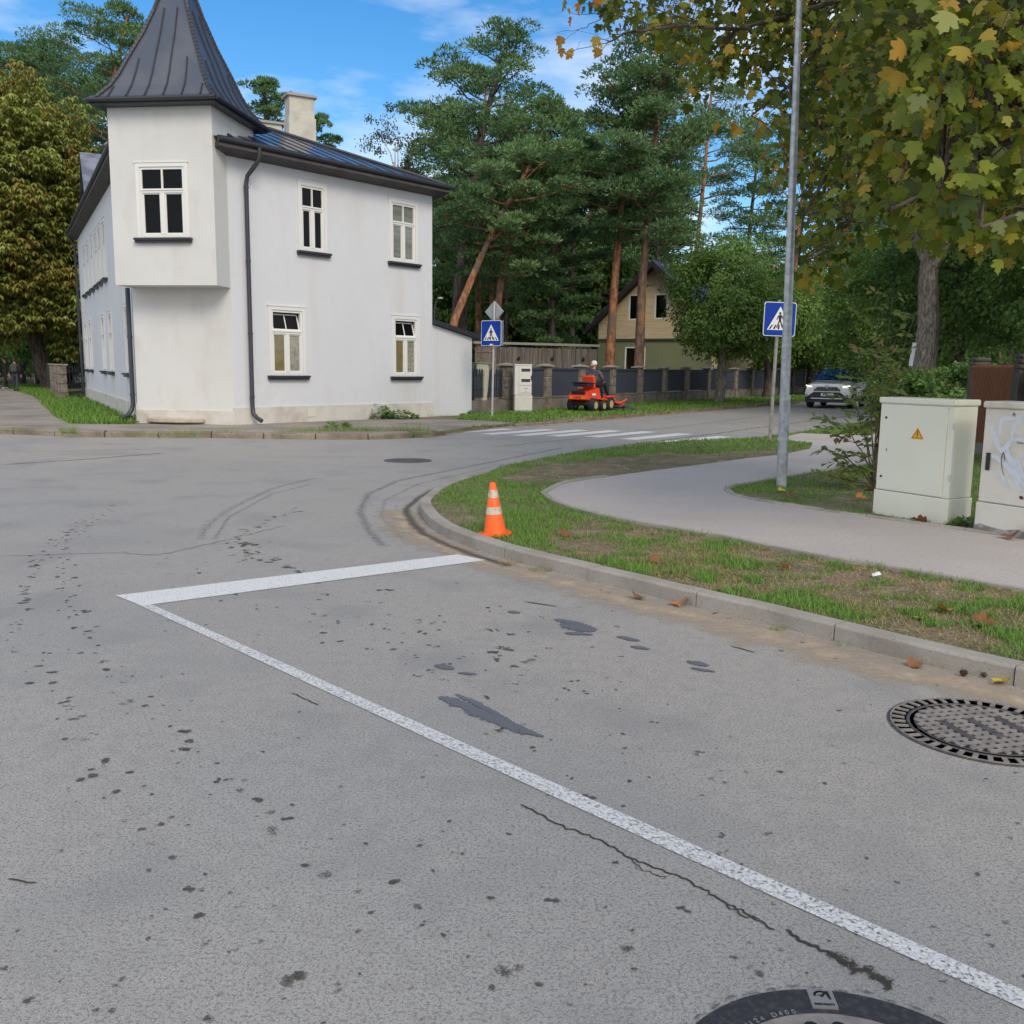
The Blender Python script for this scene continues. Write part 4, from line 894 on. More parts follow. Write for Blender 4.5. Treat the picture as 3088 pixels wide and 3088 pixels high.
wp=thing('marker_post','short white marker post by the left footpath','post',(*G(107,1158,.1),.05)); b=MB(); b.box((-.06,-.06,0),(.06,.06,.75),bev=.01); part('post',b,mat('old_white_post',(.50,.49,.42),.8,noise=[(8,(.3,.3,.24),.45,.6,4)]),wp)
# ---------------------------------------------------------------- signs
def crossing_face(par, wd, ht, M):
    def pr(poly,y0,y1,b): b.prism(poly,y0,y1,M@Matrix(((1,0,0,0),(0,0,-1,0),(0,1,0,0),(0,0,0,1))))
    def rr(w_,h_,r): 
        out=[]
        for cx,cy,a0 in ((w_/2-r,h_/2-r,0),(-w_/2+r,h_/2-r,90),(-w_/2+r,-h_/2+r,180),(w_/2-r,-h_/2+r,270)):
            for k in range(6): a=R_(a0+k*18); out.append((cx+r*math.cos(a),cy+r*math.sin(a)))
        return out
    b=MB(); pr(rr(wd,ht,.05),-.012,0,b); part('plate_back',b,SBACK,par)
    b=MB(); pr(rr(wd-.002,ht-.002,.05),.0,.003,b); part('white_border',b,SWHITE,par)
    b=MB(); pr(rr(wd-.03,ht-.03,.045),.003,.006,b); part('blue_panel',b,BLUE,par)
    k=wd/.7; T=[(-.27*k,-.22*k),(.27*k,-.22*k),(0,.255*k)]; b=MB(); pr(T,.006,.009,b); part('white_triangle',b,SWHITE,par)
    b=MB(); c=k
    pr([(.026*math.cos(a*math.pi/6)*c+0,.118*c+.026*math.sin(a*math.pi/6)*c) for a in range(12)],.009,.012,b)
    pr([(x*c,y*c) for x,y in [(-.03,.085),(.028,.085),(.05,.06),(.075,.005),(.062,-.002),(.035,.045),(.026,.0),(.03,-.04),(.062,-.12),(.075,-.175),(.052,-.178),(.035,-.125),(.0,-.045),(-.02,-.10),(-.052,-.178),(-.075,-.172),(-.045,-.10),(-.025,-.03),(-.028,.04),(-.05,.01),(-.062,-.015),(-.075,-.005),(-.055,.045)]],.009,.012,b)
    part('walking_figure',b,SBLACK,par)
    for xt,xb in ((-.155,-.215),(-.085,-.12),(-.012,-.02),(.075,.105),(.15,.205)):
        b=MB(); pr([(xb*c-.019*c,-.203*c),(xb*c+.021*c,-.203*c),(xt*c+.015*c,-.115*c),(xt*c-.013*c,-.115*c)],.0092,.0118,b); part('stripe',b,SBLACK,par)
def polything(b0,t0,r,name,label,n=12):
    t=thing(name,label,'traffic sign',(b0[0],b0[1],b0[2]))
    b=MB(); b.tube([(0,0,0),tuple(Vector(t0)-Vector(b0))],r,n); part('post',b,POSTM if r<.04 else GALV,t,smooth=True); return t
# right one
bx,by=G(2321,1330,.08); tp=atY(2350,905,by); t=polything((bx,by,.06),tuple(tp),.036,'crossing_sign','blue pedestrian crossing sign partly hidden behind the galvanised lamp post')
c=atY(2349.5,963,by); sh=(atY(2349,912,by)-atY(2349,1015,by)).z
lean=math.atan2(tp.x-bx,tp.z-.06)
crossing_face(t,.70,sh,Matrix.Translation((c.x-bx,c.y-by-.05,c.z-.06))@Matrix.Rotation(R_(8),4,'Z')@Matrix.Rotation(lean,4,'Y'))
bx,by=G(1484,1258,.1); tp=atY(1491,912,by); t=polything((bx,by,.06),(tp.x,tp.y,tp.z),.032,'crossing_sign','blue pedestrian crossing sign with grey diamond sign back above, beside the annex')
t.children[0].data.materials[0]=mat('pale_post_metal',(.47,.48,.47),.5,metal=.4)
c=atY(1483.5,1005,by); sh=(atY(1484,967,by)-atY(1484,1044,by)).z
q=Matrix.Translation((c.x-bx-.02,c.y-by-.06,c.z-.06))@Matrix.Rotation(R_(-30),4,'Z'); crossing_face(t,.68,sh,q)
b=MB(q); b.box((-.34,.10,-sh/2),(.34,.115,sh/2),bev=.02); part('rear_plate',b,SBACK,t)
c2=atY(1490.5,939,by); q2=Matrix.Translation((c2.x-bx,c2.y-by+.05,c2.z-.06))@Matrix.Rotation(R_(-30),4,'Z')@Matrix.Rotation(R_(45),4,'Y'); b=MB(q2); b.box((-.225,0,-.225),(.225,.015,.225),bev=.02); part('diamond_plate',b,SBACK,t)
b=MB(Matrix.Translation((c2.x-bx+.06,c2.y-by+.03,c2.z+.03-.06))@Matrix.Rotation(R_(-30),4,'Z')); b.box((0,-.0,0),(.08,.012,.05)); part('sticker',b,mat('yellow_sticker',(.6,.55,.12),.6),t)
b=MB(q); b.box((-.04,-.012,-sh/2+.015),(.05,-.0065,-sh/2+.06)); part('sticker',b,SWHITE,t); b=MB(q); b.box((.06,-.012,-sh/2+.015),(.10,-.0065,-sh/2+.06)); part('sticker',b,mat('red_sticker',(.5,.12,.06),.6),t)
# lamp post
bx,by=G(2357,1467,.1); tp=atY(2410,0,by); bt=Vector((bx,by,.05)); dv=(tp-bt); top=bt+dv*1.28
lp=thing('street_lamp','tall galvanised tapering lamp post beside the footpath','street lamp',tuple(bt))
b=MB(); b.tube([tuple(dv*k) for k in (0,.1,.3,.6,1,1.28)],[.066,.064,.058,.048,.036,.030],20); part('pole',b,GALV,lp,smooth=True)
b=MB(); b.tube([tuple(dv*1.28),tuple(dv*1.28+Vector((-.3,.5,.25))),tuple(dv*1.28+Vector((-.7,1.3,.3)))],.025,8); part('arm',b,GALV,lp,smooth=True)
b=MB(Matrix.Translation(dv*1.28+Vector((-.85,1.6,.3)))@Matrix.Rotation(R_(28),4,'Z')); b.box((-.13,-.35,-.05),(.13,.35,.05),bev=.03); part('lamp_head',b,mat('lamp_grey',(.3,.31,.32),.5),lp)
b=MB(); b.box((-.032,-.068,.75),(.032,-.058,1.2)); part('service_door',b,GALV,lp)
# old lantern behind the annex
ln=thing('street_lamp','small round-headed park lamp seen between house and leaning pine','street lamp',(atY(1310,1110,39).x,39,0)); hz=atY(1325,900,39)
b=MB(); b.tube([(0,0,0),(0,0,hz.z-.5),(.06,0,hz.z-.15),(.2,0,hz.z)],.03,8); part('pole',b,mat('dark_pole',(.05,.055,.055),.6),ln); b=MB(); b.lathe([(.02,.06),(.10,.04),(.13,-.01),(.10,-.02)],14,Matrix.Translation((.24,0,hz.z))); part('lamp_head',b,SBACK,ln)
# ---------------------------------------------------------------- cabinets
CX=Vector(G(2635,1543,.1)); CY=Vector(G(2853,1580,.1)); CD=(CY-CX); cw=CD.length; CFm=Frame(CX,CD,(-.87,-.48))
def cabinet(fr, wd, ht, dp, m, label, x0, base=.27):
    o=fr.P(x0,0,.07); t=thing('electrical_cabinet',label,'electrical cabinet',tuple(o),math.atan2(fr.d.y,fr.d.x))
    b=MB(); b.box((-.012,-.012,0),(wd+.012,dp+.012,base),bev=.008); part('plinth',b,m,t)
    b=MB(); b.box((0,0,base+.004),(wd,dp,ht-.062),bev=.006); part('housing',b,m,t)
    b=MB(); b.box((-.018,-.022,ht-.06),(wd+.018,dp+.018,ht),bev=.012); part('lid',b,m,t)
    d=MB(); d.box((.012,-.014,base+.012),(wd-.07,-.0005,ht-.075),bev=.004); do=part('door',d,m,t)
    return t,do
zc=CFm.hit(2663,1197)[1]-.07
c1,d1=cabinet(CFm,cw,zc,.34,CABM,'clean greenish-white electrical cabinet with yellow warning triangle',0)
RX=Matrix(((1,0,0,0),(0,0,-1,0),(0,1,0,0),(0,0,0,1)))
def dpx(x,y): s,z=CFm.hit(x,y); return s,z-.07
def r7(x,y): return 2550+x*.3623,1000+y*.3623
tc_=[dpx(*r7(*p)) for p in ((548,890),(660,898),(612,797))]
yy=mat('warning_yellow',(.85,.42,.02),.5); b=MB(); b.prism([(a,b_) for a,b_ in tc_],.0145,.0165,RX); tri=part('warning_triangle',b,yy,d1)
cxm=sum(p[0] for p in tc_)/3; czm=sum(p[1] for p in tc_)/3
inn=[(cxm+(a-cxm)*.78,czm+(z-czm)*.78) for a,z in tc_]; in2=[(cxm+(a-cxm)*.66,czm+(z-czm)*.66) for a,z in tc_]
b=MB()
for i in range(3): j=(i+1)%3; b.prism([inn[i],inn[j],in2[j],in2[i]],.0166,.0172,RX)
q=b.build('triangle_border',SBLACK); q.parent=tri
b=MB(); k=.9; b.prism([(cxm+x*k,czm+z*k) for x,z in ((.004,.05),(-.014,.006),(-.001,.008),(-.008,-.03),(-.001,-.026),(.012,.018),(-.001,.016),(.010,.05))],.0166,.0174,RX); q=b.build('lightning_bolt',SBLACK); q.parent=tri
for p in ((348,714),(303,1200)):
    s,z=dpx(*r7(*p)); b=MB(); b.lathe([(.012,0),(.012,.006),(.006,.008)],12,Matrix.Translation((s,-.0142,z))@Matrix.Rotation(R_(90),4,'X')); part('lock',b,BLACKP,d1)
for p in ((320,932),(379,938),(316,988),(374,992)):
    s,z=dpx(*r7(*p)); b=MB(); b.lathe([(.006,0),(.006,.003)],8,Matrix.Translation((s,-.0142,z))@Matrix.Rotation(R_(90),4,'X')); part('rivet',b,SWHITE,d1)
s,z=dpx(*r7(349,982)); b=MB(); b.box((s-.004,-.017,z-.012),(s+.004,-.0142,z+.012)); part('keyhole',b,BLACKP,d1)
for p in ((905,790),(866,1220)):
    s,z=dpx(*r7(*p)); b=MB(); b.box((s-.012,-.012,z-.03),(s+.012,-.0005,z+.03)); part('hinge',b,GREYP,c1)
x2=CFm.hit(2941,1595)[0]
P2=Vector(G(2941,1598,.1)); CF2=Frame(P2,CD,(-.87,-.48)); zc2=CF2.hit(2970,1209)[1]-.07
c2,d2=cabinet(CF2,.95,zc2,.34,CAB2M,'cream electrical cabinet covered with white graffiti at the right edge',0,.30)
s,z0=CF2.hit(2981,1417); _,z1=CF2.hit(2985,1365); b=MB(); b.box((s-.022,-.030,z0-.07),(s+.022,-.0145,z1-.07),bev=.008); part('handle',b,BLACKP,d2)
def gp(x,y): s,z=CF2.hit(2900+x*.238,1180+y*.238); return (s,-.0165,z-.07)
gm=mat('graffiti_paint',(.66,.70,.76),.55,noise=[(16,(.56,.60,.66),.45,.7,5)])
def flatstroke(pts,wd,z,nm,m):
    P3=[Vector(gp(*p)) for p in pts]; b=MB(); n=len(P3); vs=[]
    Q=smooth([(p.x,p.z) for p in P3],5); 
    for i,p in enumerate(Q):
        a=Vector(Q[max(i-1,0)]);c=Vector(Q[min(i+1,len(Q)-1)]); t=(c-a).normalized(); w_=wd*(.6+.4*math.sin(math.pi*min(1,(i+1)/len(Q)*1.2))); vs+=[(p[0]-t.y*w_,-z,p[1]+t.x*w_),(p[0]+t.y*w_,-z,p[1]-t.x*w_)]
    b.add(vs,[(2*i,2*i+1,2*i+3,2*i+2) for i in range(len(Q)-1)]); part(nm,b,m,d2)
for i,(pts,wd) in enumerate([([(497,555),(505,420),(540,345),(640,345),(800,350),(900,380)],.018),([(385,430),(430,560),(470,680),(520,740),(590,690),(640,620),(740,605),(900,640)],.022),([(650,600),(665,480),(720,400),(850,350)],.020),
        ([(375,810),(470,850),(580,940),(660,1050),(720,1170),(780,1290)],.024),([(485,990),(540,1090),(590,1190),(640,1260)],.015),([(590,720),(620,850),(700,1000),(760,1150),(850,1200)],.026),([(470,700),(560,790),(640,860),(720,900),(850,760)],.018),([(690,850),(740,960),(800,1080),(900,1100)],.028)]):
    flatstroke(pts,wd,.0148+.0006*i,'graffiti',gm)
for i,pts in enumerate([[(680,270),(672,295),(664,320)],[(685,270),(690,295),(696,320)],[(545,770),(522,850),(530,980),(552,1060)],[(548,770),(562,830),(555,900)],[(718,650),(760,655),(830,660)]]): flatstroke(pts,.0035,.0215+.0004*i,'pen_mark',SBLACK)
flatstroke([(755,1355),(775,1345),(800,1360)],.016,.024,'graffiti',mat('dark_red_paint',(.12,.01,.03),.5))
b=MB(); s0,z0=CF2.hit(2941,1598); 
pz=[(-.011,.005),(.95,.005),(.95,.10),(.55,.075),(.42,.10),(.30,.075),(.15,.085),(.05,.105),(-.011,.08)]
b.prism(pz,.013,.015,RX); part('peeled_base',b,mat('peeled_grey',(.36,.37,.37),.8,noise=[(14,(.22,.20,.17),.45,.6,6)]),c2)
# cone
bx,by=G(1493,1607,.1); hc=.455
cone=thing('traffic_cone','orange traffic cone with two dirty white bands on the grass corner','traffic cone',(bx,by,.09),R_(12)); cone.rotation_euler=(R_(1),R_(-3.5),R_(15))
b=MB(); 
nn=28; b.prism([((.140 if k%7 else .15)*math.cos(2*math.pi*k/nn)*(1+.10*abs(math.sin(4*math.pi*k/nn))),(.140)*math.sin(2*math.pi*k/nn)*(1+.10*abs(math.sin(4*math.pi*k/nn)))) for k in range(nn)],0,.014)
b.lathe([(.125,.012),(.104,.022),(.096,.045),(.090,.075),(.027,hc),(.020,hc+.007),(.016,hc-.01)],28); part('body',b,ORANGE,cone,smooth=True)
def rad(z): return .090+(z-.075)/(hc-.075)*(.027-.090)+.0015
for z0,z1 in ((.185,.25),(.33,.40)): b=MB(); b.lathe([(rad(z0)-.003,z0),(rad(z0),z0+.001),(rad(z1),z1-.001),(rad(z1)-.003,z1)],28); part('reflective_band',b,CONEW,cone,smooth=True)
# ================================================================ TREES
def frames(n, rs):
    """random orthonormal frames"""
    a=rs.normal(size=(n,3)); a/=np.linalg.norm(a,axis=1)[:,None]; return a
def norm(a): return a/np.maximum(np.linalg.norm(a,axis=1),1e-6)[:,None]
T_TRI=np.array([(0,-.5,0),(0,.5,0),(1,0,.0)]); T_DIA=np.array([(0,0,0),(.45,-.5,.06),(1,0,-.05),(.45,.5,.06)])
T_MAP=np.array([(0,0,0),(-.02,-.22,0),(.10,-.50,-.02),(.22,-.36,0),(.40,-.56,-.05),(.52,-.40,-.02),(.50,-.20,.03),(.70,-.26,-.02),(.80,-.10,0),(1.0,0,-.08),(.80,.10,0),(.70,.26,-.02),(.50,.20,.03),(.52,.40,-.02),(.40,.56,-.05),(.22,.36,0),(.10,.50,-.02),(-.02,.22,0)],float)
T_MAP[:,2]=-.30*T_MAP[:,1]**2*1.6-.16*T_MAP[:,0]**2+.05*np.sin(T_MAP[:,0]*7)
def leaves(name, C, A, Nn, Ls, Ws, T, m, tint, parent):
    n=len(C); A=norm(A); B=norm(np.cross(Nn,A)); Nn=np.cross(A,B); k=len(T)
    V=(C[:,None,:]+A[:,None,:]*(T[None,:,0:1]*Ls[:,None,None])+B[:,None,:]*(T[None,:,1:2]*Ws[:,None,None])+Nn[:,None,:]*(T[None,:,2:3]*Ls[:,None,None])).reshape(-1,3)
    return numesh(name,V,np.arange(n*k).reshape(n,k),m,parent,np.clip(tint,0,1))
def limb(a,b,sag,rs,n=5,j=.08):
    a=np.array(a,float);b=np.array(b,float);L_=np.linalg.norm(b-a); P=[]
    for i in range(n+1):
        t=i/n; p=a+(b-a)*t; p=p+rs.normal(size=3)*L_*j*(0 if i in (0,) else t*.6); p[2]+=sag*math.sin(math.pi*t)*L_; P.append(tuple(p))
    return P
def interp(P,t):
    P=np.array(P,float); d=np.r_[0,np.cumsum(np.linalg.norm(np.diff(P,axis=0),axis=1))]; d/=d[-1]; return np.array([np.interp(t,d,P[:,i]) for i in range(3)])
def pine(trunk, r0, c0, Rm, seed, label, bark, nl=26, per=135, needle=.21, group=None, nclump=5, shape=1., cat='pine tree', name='pine_tree', flat=.45, mat_=None, low=.5, rmax=.7):
    """trunk: world points. c0: fraction of trunk where the crown starts; Rm crown radius"""
    rs=np.random.default_rng(seed); o=Vector(trunk[0]); P=[tuple(Vector(p)-o) for p in trunk]
    t=thing(name,label,cat,tuple(o),0,group); b=MB(); n=len(P)
    Q=[tuple(interp(P,i/12)) for i in range(13)]
    b.tube(Q,[r0*(1.15 if i==0 else 1-.72*i/12) for i in range(13)],9)
    cl=[]
    for i in range(nl):
        f=(i+rs.random()*.8)/nl; tt=c0+(1-c0)*f*.97; p=interp(P,tt); az=i*2.4+rs.normal()*.4
        L_=Rm*(math.sin(math.pi*(f**shape*.80+.16))**.65)*rs.uniform(rmax,1.12); up=rs.uniform(-.05,.35)+.5*f*f
        e=p+np.array([math.cos(az)*L_,math.sin(az)*L_,up*L_]); Lm=limb(p,e,-.05,rs)
        b.tube(Lm,[max(.02,r0*.30*(1-f*.6)*(1-.8*k/5)) for k in range(6)],5,cap=False)
        k=max(2,int(nclump*L_/Rm+.5))
        for j in range(k):
            u=low+(1-low)*(j+.6*rs.random())/k; q=interp(Lm,min(u,1)); cl.append((q+rs.normal(size=3)*np.array([.42,.42,.16])*Rm*.22, rs.uniform(.55,1.0)))
            if rs.random()<.5: e2=cl[-1][0]; b.tube([tuple(q),tuple((q+e2)/2),tuple(e2)],.018,4,cap=False)
    top=interp(P,1); 
    for j in range(4): cl.append((top+rs.normal(size=3)*np.array([.4,.4,.25])*Rm*.2,.7))
    m=len(cl); Cc=np.array([c[0] for c in cl]); Rr=np.array([c[1] for c in cl])*Rm*.27
    D=frames(m*per,rs); idx=np.repeat(np.arange(m),per); D[:,2]=np.abs(D[:,2])*1.0-.25*rs.random(m*per); rad=rs.uniform(.35,1,m*per)**.6
    pos=Cc[idx]+D*np.array([1,1,flat])*(Rr[idx]*rad)[:,None]
    A=norm(D*.8+np.array([0,0,.35])+rs.normal(size=(m*per,3))*.45); Nn=frames(m*per,rs)
    ct=rs.random(m); tint=ct[idx]*.6+rs.random(m*per)*.4
    leaves('crown',pos,A,Nn,rs.uniform(.7,1.2,m*per)*needle,rs.uniform(.25,.42,m*per)*needle,T_DIA,mat_ or PINEL,tint,t)
    part('trunk',b,bark,t,smooth=True); return t
def broad(base, H, R, z0, seed, label, bark, lm, r0=.15, nc=150, per=150, lf=.12, group=None, cat='tree', name='broadleaf_tree', lobes=5, droop=.3, squash=1., compound=0, lean=(0,0), cr=.26, nlimb=10, ragged=.25):
    rs=np.random.default_rng(seed); t=thing(name,label,cat,tuple(base),0,group); b=MB()
    top=(lean[0],lean[1],z0+(H-z0)*.75); Q=[tuple(interp([(0,0,0),(lean[0]*.3,lean[1]*.3,z0*.8),top],i/8)+rs.normal(size=3)*r0*.25*(i>0)) for i in range(9)]
    b.tube(Q,[r0*(1.2 if i==0 else 1-.8*i/8) for i in range(9)],9)
    cc=np.array([lean[0],lean[1],(z0+H)/2]); ax=np.array([R,R,(H-z0)/2*squash])
    D=frames(nc,rs); lob=frames(lobes*3,rs); bump=1+ragged*(np.max(D@lob.T,axis=1)-.75)*2
    Cc=cc+D*ax*(rs.uniform(.30,.86,nc)**.5*bump*.92)[:,None]
    for i in range(nlimb):
        p=interp(Q,rs.uniform(.35,.95)); e=Cc[rs.integers(nc)]; b.tube(limb(p,e,.06,rs),[max(.012,r0*.42*(1-.85*k/5)) for k in range(6)],5,cap=False)
    idx=np.repeat(np.arange(nc),per); n=nc*per; d=frames(n,rs); rad=rs.random(n)**.45; cs=R*cr*rs.uniform(.7,1.25,nc)
    pos=Cc[idx]+d*np.array([1,1,.72])*(cs[idx]*rad)[:,None]; ct=rs.random(nc); tint=ct[idx]*.55+rs.random(n)*.45
    outw=norm(pos-cc); 
    if compound:
        V=[];A_=[];N_=[];Tn=[]; az=rs.random(n)*6.28
        for k in range(compound):
            a=az+2*math.pi*k/compound; dr=rs.uniform(.5,1.3,n); A_.append(np.c_[np.cos(a),np.sin(a),-dr]); V.append(pos); N_.append(np.c_[np.cos(a)*.6,np.sin(a)*.6,np.ones(n)]); Tn.append(tint)
        pos=np.concatenate(V);A=np.concatenate(A_);Nn=np.concatenate(N_);tint=np.concatenate(Tn)
    else:
        A=outw*.6+rs.normal(size=(n,3))*.6; A[:,2]-=droop; Nn=outw*.8+np.array([0,0,.7])+rs.normal(size=(n,3))*.45
    N2=len(pos); leaves('crown',pos,A,Nn,rs.uniform(.75,1.25,N2)*lf,rs.uniform(.5,.75,N2)*lf*(1 if not compound else .62),T_DIA,lm,tint,t)
    part('trunk',b,bark,t,smooth=True); return t
def TP(lst,Y): return [tuple(atY(x,y,Y)) for x,y in lst]
def grd(px,Y): p=atY(px,1113,Y); return (p.x,Y,.03)
# --- named pines behind the fence
pine([grd(1335,40)]+TP([(1362,985),(1447,783),(1520,630),(1610,480)],40),.22,.62,2.6,1,'pine with thick reddish trunk leaning strongly right behind the annex',BARKP,nl=24)
pine([grd(1368,48)]+TP([(1385,850),(1415,640),(1440,450),(1490,260),(1534,120)],48),.36,.42,3.7,2,'tallest dark-trunked pine with pointed top right of the white house',BARKD,nl=42,nclump=6)
pine([grd(1480,42)]+TP([(1505,870),(1535,760),(1570,600),(1620,420),(1665,330)],42),.20,.42,2.9,3,'bushy pine with bright orange lower trunk above the crossing sign',BARKP,nl=40,nclump=6,shape=.8,low=.35)
pine([grd(1400,52)]+TP([(1395,700),(1350,480),(1300,350)],52),.25,.42,3.3,4,'dark pine crown reaching over the white house roof end',BARKD,nl=32)
pine([grd(1670,46)]+TP([(1665,820),(1680,600),(1715,350)],46),.2,.16,2.3,5,'dense dark pine with foliage almost to the plank wall',BARKD,nl=44,nclump=6,shape=.9,low=.3)
pine([grd(1835,44)]+TP([(1850,900),(1872,640),(1890,450),(1930,230)],44),.25,.52,2.6,6,'pine with long bare orange trunk in front of the timber house gable',BARKP,nl=26,nclump=5)
pine([grd(1926,43)]+TP([(1936,860),(1955,640),(1985,330),(2000,90)],43),.25,.44,3.5,7,'tall broad pine with brown flaking trunk in the middle of the timber house',BARKM,nl=52,nclump=6,low=.35)
pine([grd(2090,60)]+TP([(2100,760),(2125,520),(2150,230)],60),.22,.62,4.2,8,'far pine with slim trunk against white cloud above the linden',BARKP,nl=26)
pine([grd(2370,58)]+TP([(2400,760),(2425,560),(2400,380)],58),.24,.5,4.0,9,'pine with reddish trunk just left of the lamp post',BARKP,nl=28)
pine([grd(2230,66)]+TP([(2260,700),(2290,420)],66),.25,.30,4.2,10,'dark spreading pine behind the right crossing sign',BARKD,nl=34)
# pines and the birch left
pine([grd(340,58)]+TP([(345,600),(330,300),(385,45)],58),.3,.6,3.4,11,'pine top showing left of the turret roof',BARKP,nl=40,nclump=6)
pine([grd(180,64)]+TP([(180,600),(170,160)],64),.3,.6,4.6,12,'pine top above the chestnut, beside the turret',BARKD,nl=44,nclump=7)
pine([grd(60,64)]+TP([(60,600),(70,155)],64),.3,.55,4.4,13,'pine top at the left picture edge',BARKD,nl=44,nclump=7)
pine([grd(800,52)]+TP([(800,800),(800,250)],52),.25,.7,2.1,14,'pine top between turret roof and chimney',BARKD,nl=20)
pine([grd(945,60)]+TP([(945,800),(940,375)],60),.25,.75,2.0,15,'small pine top just right of the chimney',BARKD,nl=14)
bx=grd(1195,50); broad(bx,atY(1175,300,50).z,2.2,6.5,21,'airy drooping birch behind the white house roof',BARKB,BIRL,r0=.12,nc=70,per=70,lf=.13,name='birch_tree',cat='birch tree',droop=1.6,ragged=.5,cr=.22)
# --- chestnut
broad((grd(158,52)[0],52,.03),atY(150,200,50).z,5.8,2.4,22,'large chestnut with yellow-brown drooping leaves left of the white house',BARKD,CHESL,r0=.42,nc=260,per=58,lf=.34,name='chestnut_tree',cat='chestnut tree',compound=6,cr=.20,lobes=7,ragged=.3,nlimb=16,lean=(-1.4,-2.5))
broad((grd(-120,50)[0],50,.03),12.5,4.8,2.6,23,'second yellow-brown chestnut at the left picture edge',BARKD,CHESL,r0=.4,nc=170,per=50,lf=.36,name='chestnut_tree',cat='chestnut tree',compound=6,cr=.22)
broad((grd(285,52)[0],52,.03),11,3.8,1.2,24,'browner chestnut against the far corner of the white house',BARKD,CHESL,r0=.3,nc=130,per=46,lf=.34,name='chestnut_tree',cat='chestnut tree',compound=6,cr=.24)
for px,Y,H,R,z0,lb in ((-60,62,9,4.5,1.9,'dark leafy tree over the left footpath at the picture edge'),(120,66,9,4.5,2.0,'dark leafy tree behind the marker post'),(30,95,12,7,2.3,'far dark tree closing the end of the left footpath'),(205,58,8,3,.3,'dark tree behind the block fence')):
    broad(grd(px,Y),H,R,z0,30+int(Y),lb,BARKD,DARKL,r0=.3,nc=90,per=110,lf=.22,cat='tree')
# --- street lindens
broad((9.22,42.7,.05),atY(2157,700,42.7).z,2.95,1.65,41,'round dark green linden with forked pale trunk before the navy fence',BARKG,DECL,r0=.22,nc=230,per=130,lf=.15,name='linden_tree',cat='linden tree',droop=.9,lean=(.25,0),cr=.24,ragged=.2)
broad((13.9,52.4,.05),atY(2330,800,52).z,3.0,1.9,42,'linden behind the right crossing sign with dark trunk',BARKD,DECL,r0=.22,nc=150,per=110,lf=.17,name='linden_tree',cat='linden tree',droop=.9)
broad((18.6,60,.05),atY(2450,800,60).z,3.7,1.9,43,'linden behind the white car left of the maple',BARKD,DECL,r0=.22,nc=170,per=110,lf=.18,name='linden_tree',cat='linden tree',droop=.9)
broad((grd(2570,56)[0],56,.05),atY(2570,830,56).z,3.4,1.2,44,'light green bushy tree above the white car roof',BARKD,DECL,r0=.2,nc=170,per=110,lf=.18,name='linden_tree',cat='linden tree',droop=.8)
# --- right-hand wood
for i,(px,Y,top,R,z0,lb) in enumerate([(2700,40,640,3.2,.6,'deep green tree directly left of the big maple trunk'),(2880,36,560,3.2,.9,'deep green tree directly right of the big maple trunk'),(3105,31,420,2.5,1.6,'dark tree rising behind the orange slat fence'),(3260,27,420,2.8,1.4,'dark tree at the right picture edge above the fence'),
        (2520,66,560,4.2,1.5,'far leafy tree right of the lamp post'),(2660,64,500,4.6,2,'far leafy tree behind the maple trunk, left side'),(2860,58,430,4.6,2,'far leafy tree behind the maple trunk, right side'),(3040,52,400,4.6,2,'far leafy tree over the orange fence')]):
    broad(grd(px,Y),atY(px,top,Y).z,R,z0,60+i,lb,BARKD,DARKL if i not in (0,4) else DECL,r0=.22,nc=150,per=120,lf=.17 if Y<45 else .22,cat='tree')
for i,(px,Y,H,R,lb) in enumerate([(2800,25,1.75,.95,'low leafy bush at the foot of the maple trunk'),(2900,22,1.9,.9,'dark low bush beside the orange fence'),(2700,27,1.7,.8,'small bush left of the maple foot')]):
    broad(grd(px,Y),H,R,.1,80+i,lb,BARKD,DARKL,r0=.04,nc=70,per=100,lf=.10,name='bush',cat='bush')
# --- big maple with the visible trunk
mt=broad((13.2,31,.03),13.5,4.9,6.3,90,'big maple with rough grey-brown trunk and small white board nailed to it',BARKG,MAPL,r0=.42,nc=170,per=75,lf=.30,name='maple_tree',cat='maple tree',lobes=6,nlimb=14)
c0=atY(2740,1070,31); b=MB(Matrix.Translation((c0.x-13.2,-.12,c0.z))@Matrix.Rotation(R_(7),4,'Y')); b.box((-.055,-.3,-.36),(.0,.12,.38)); wb=MB(); wb.box((-.02,-.25,-.36),(.02,.15,.38)); 
wb.M=Matrix.Translation((c0.x,30.85,c0.z))@Matrix.Rotation(R_(7),4,'Y'); wb=MB(Matrix.Translation((c0.x,30.85,c0.z))@Matrix.Rotation(R_(7),4,'Y')); wb.box((-.055,-.2,-.36),(.055,-.17,.38)); 
wo=thing('notice_board','narrow white board fixed to the left side of the maple trunk','board',(c0.x,30.7,c0.z)); b=MB(Matrix.Rotation(R_(6),4,'Y')); b.box((-.06,-.015,-.36),(.06,.015,.38)); part('board',b,mat('board_white',(.66,.68,.74),.6),wo)
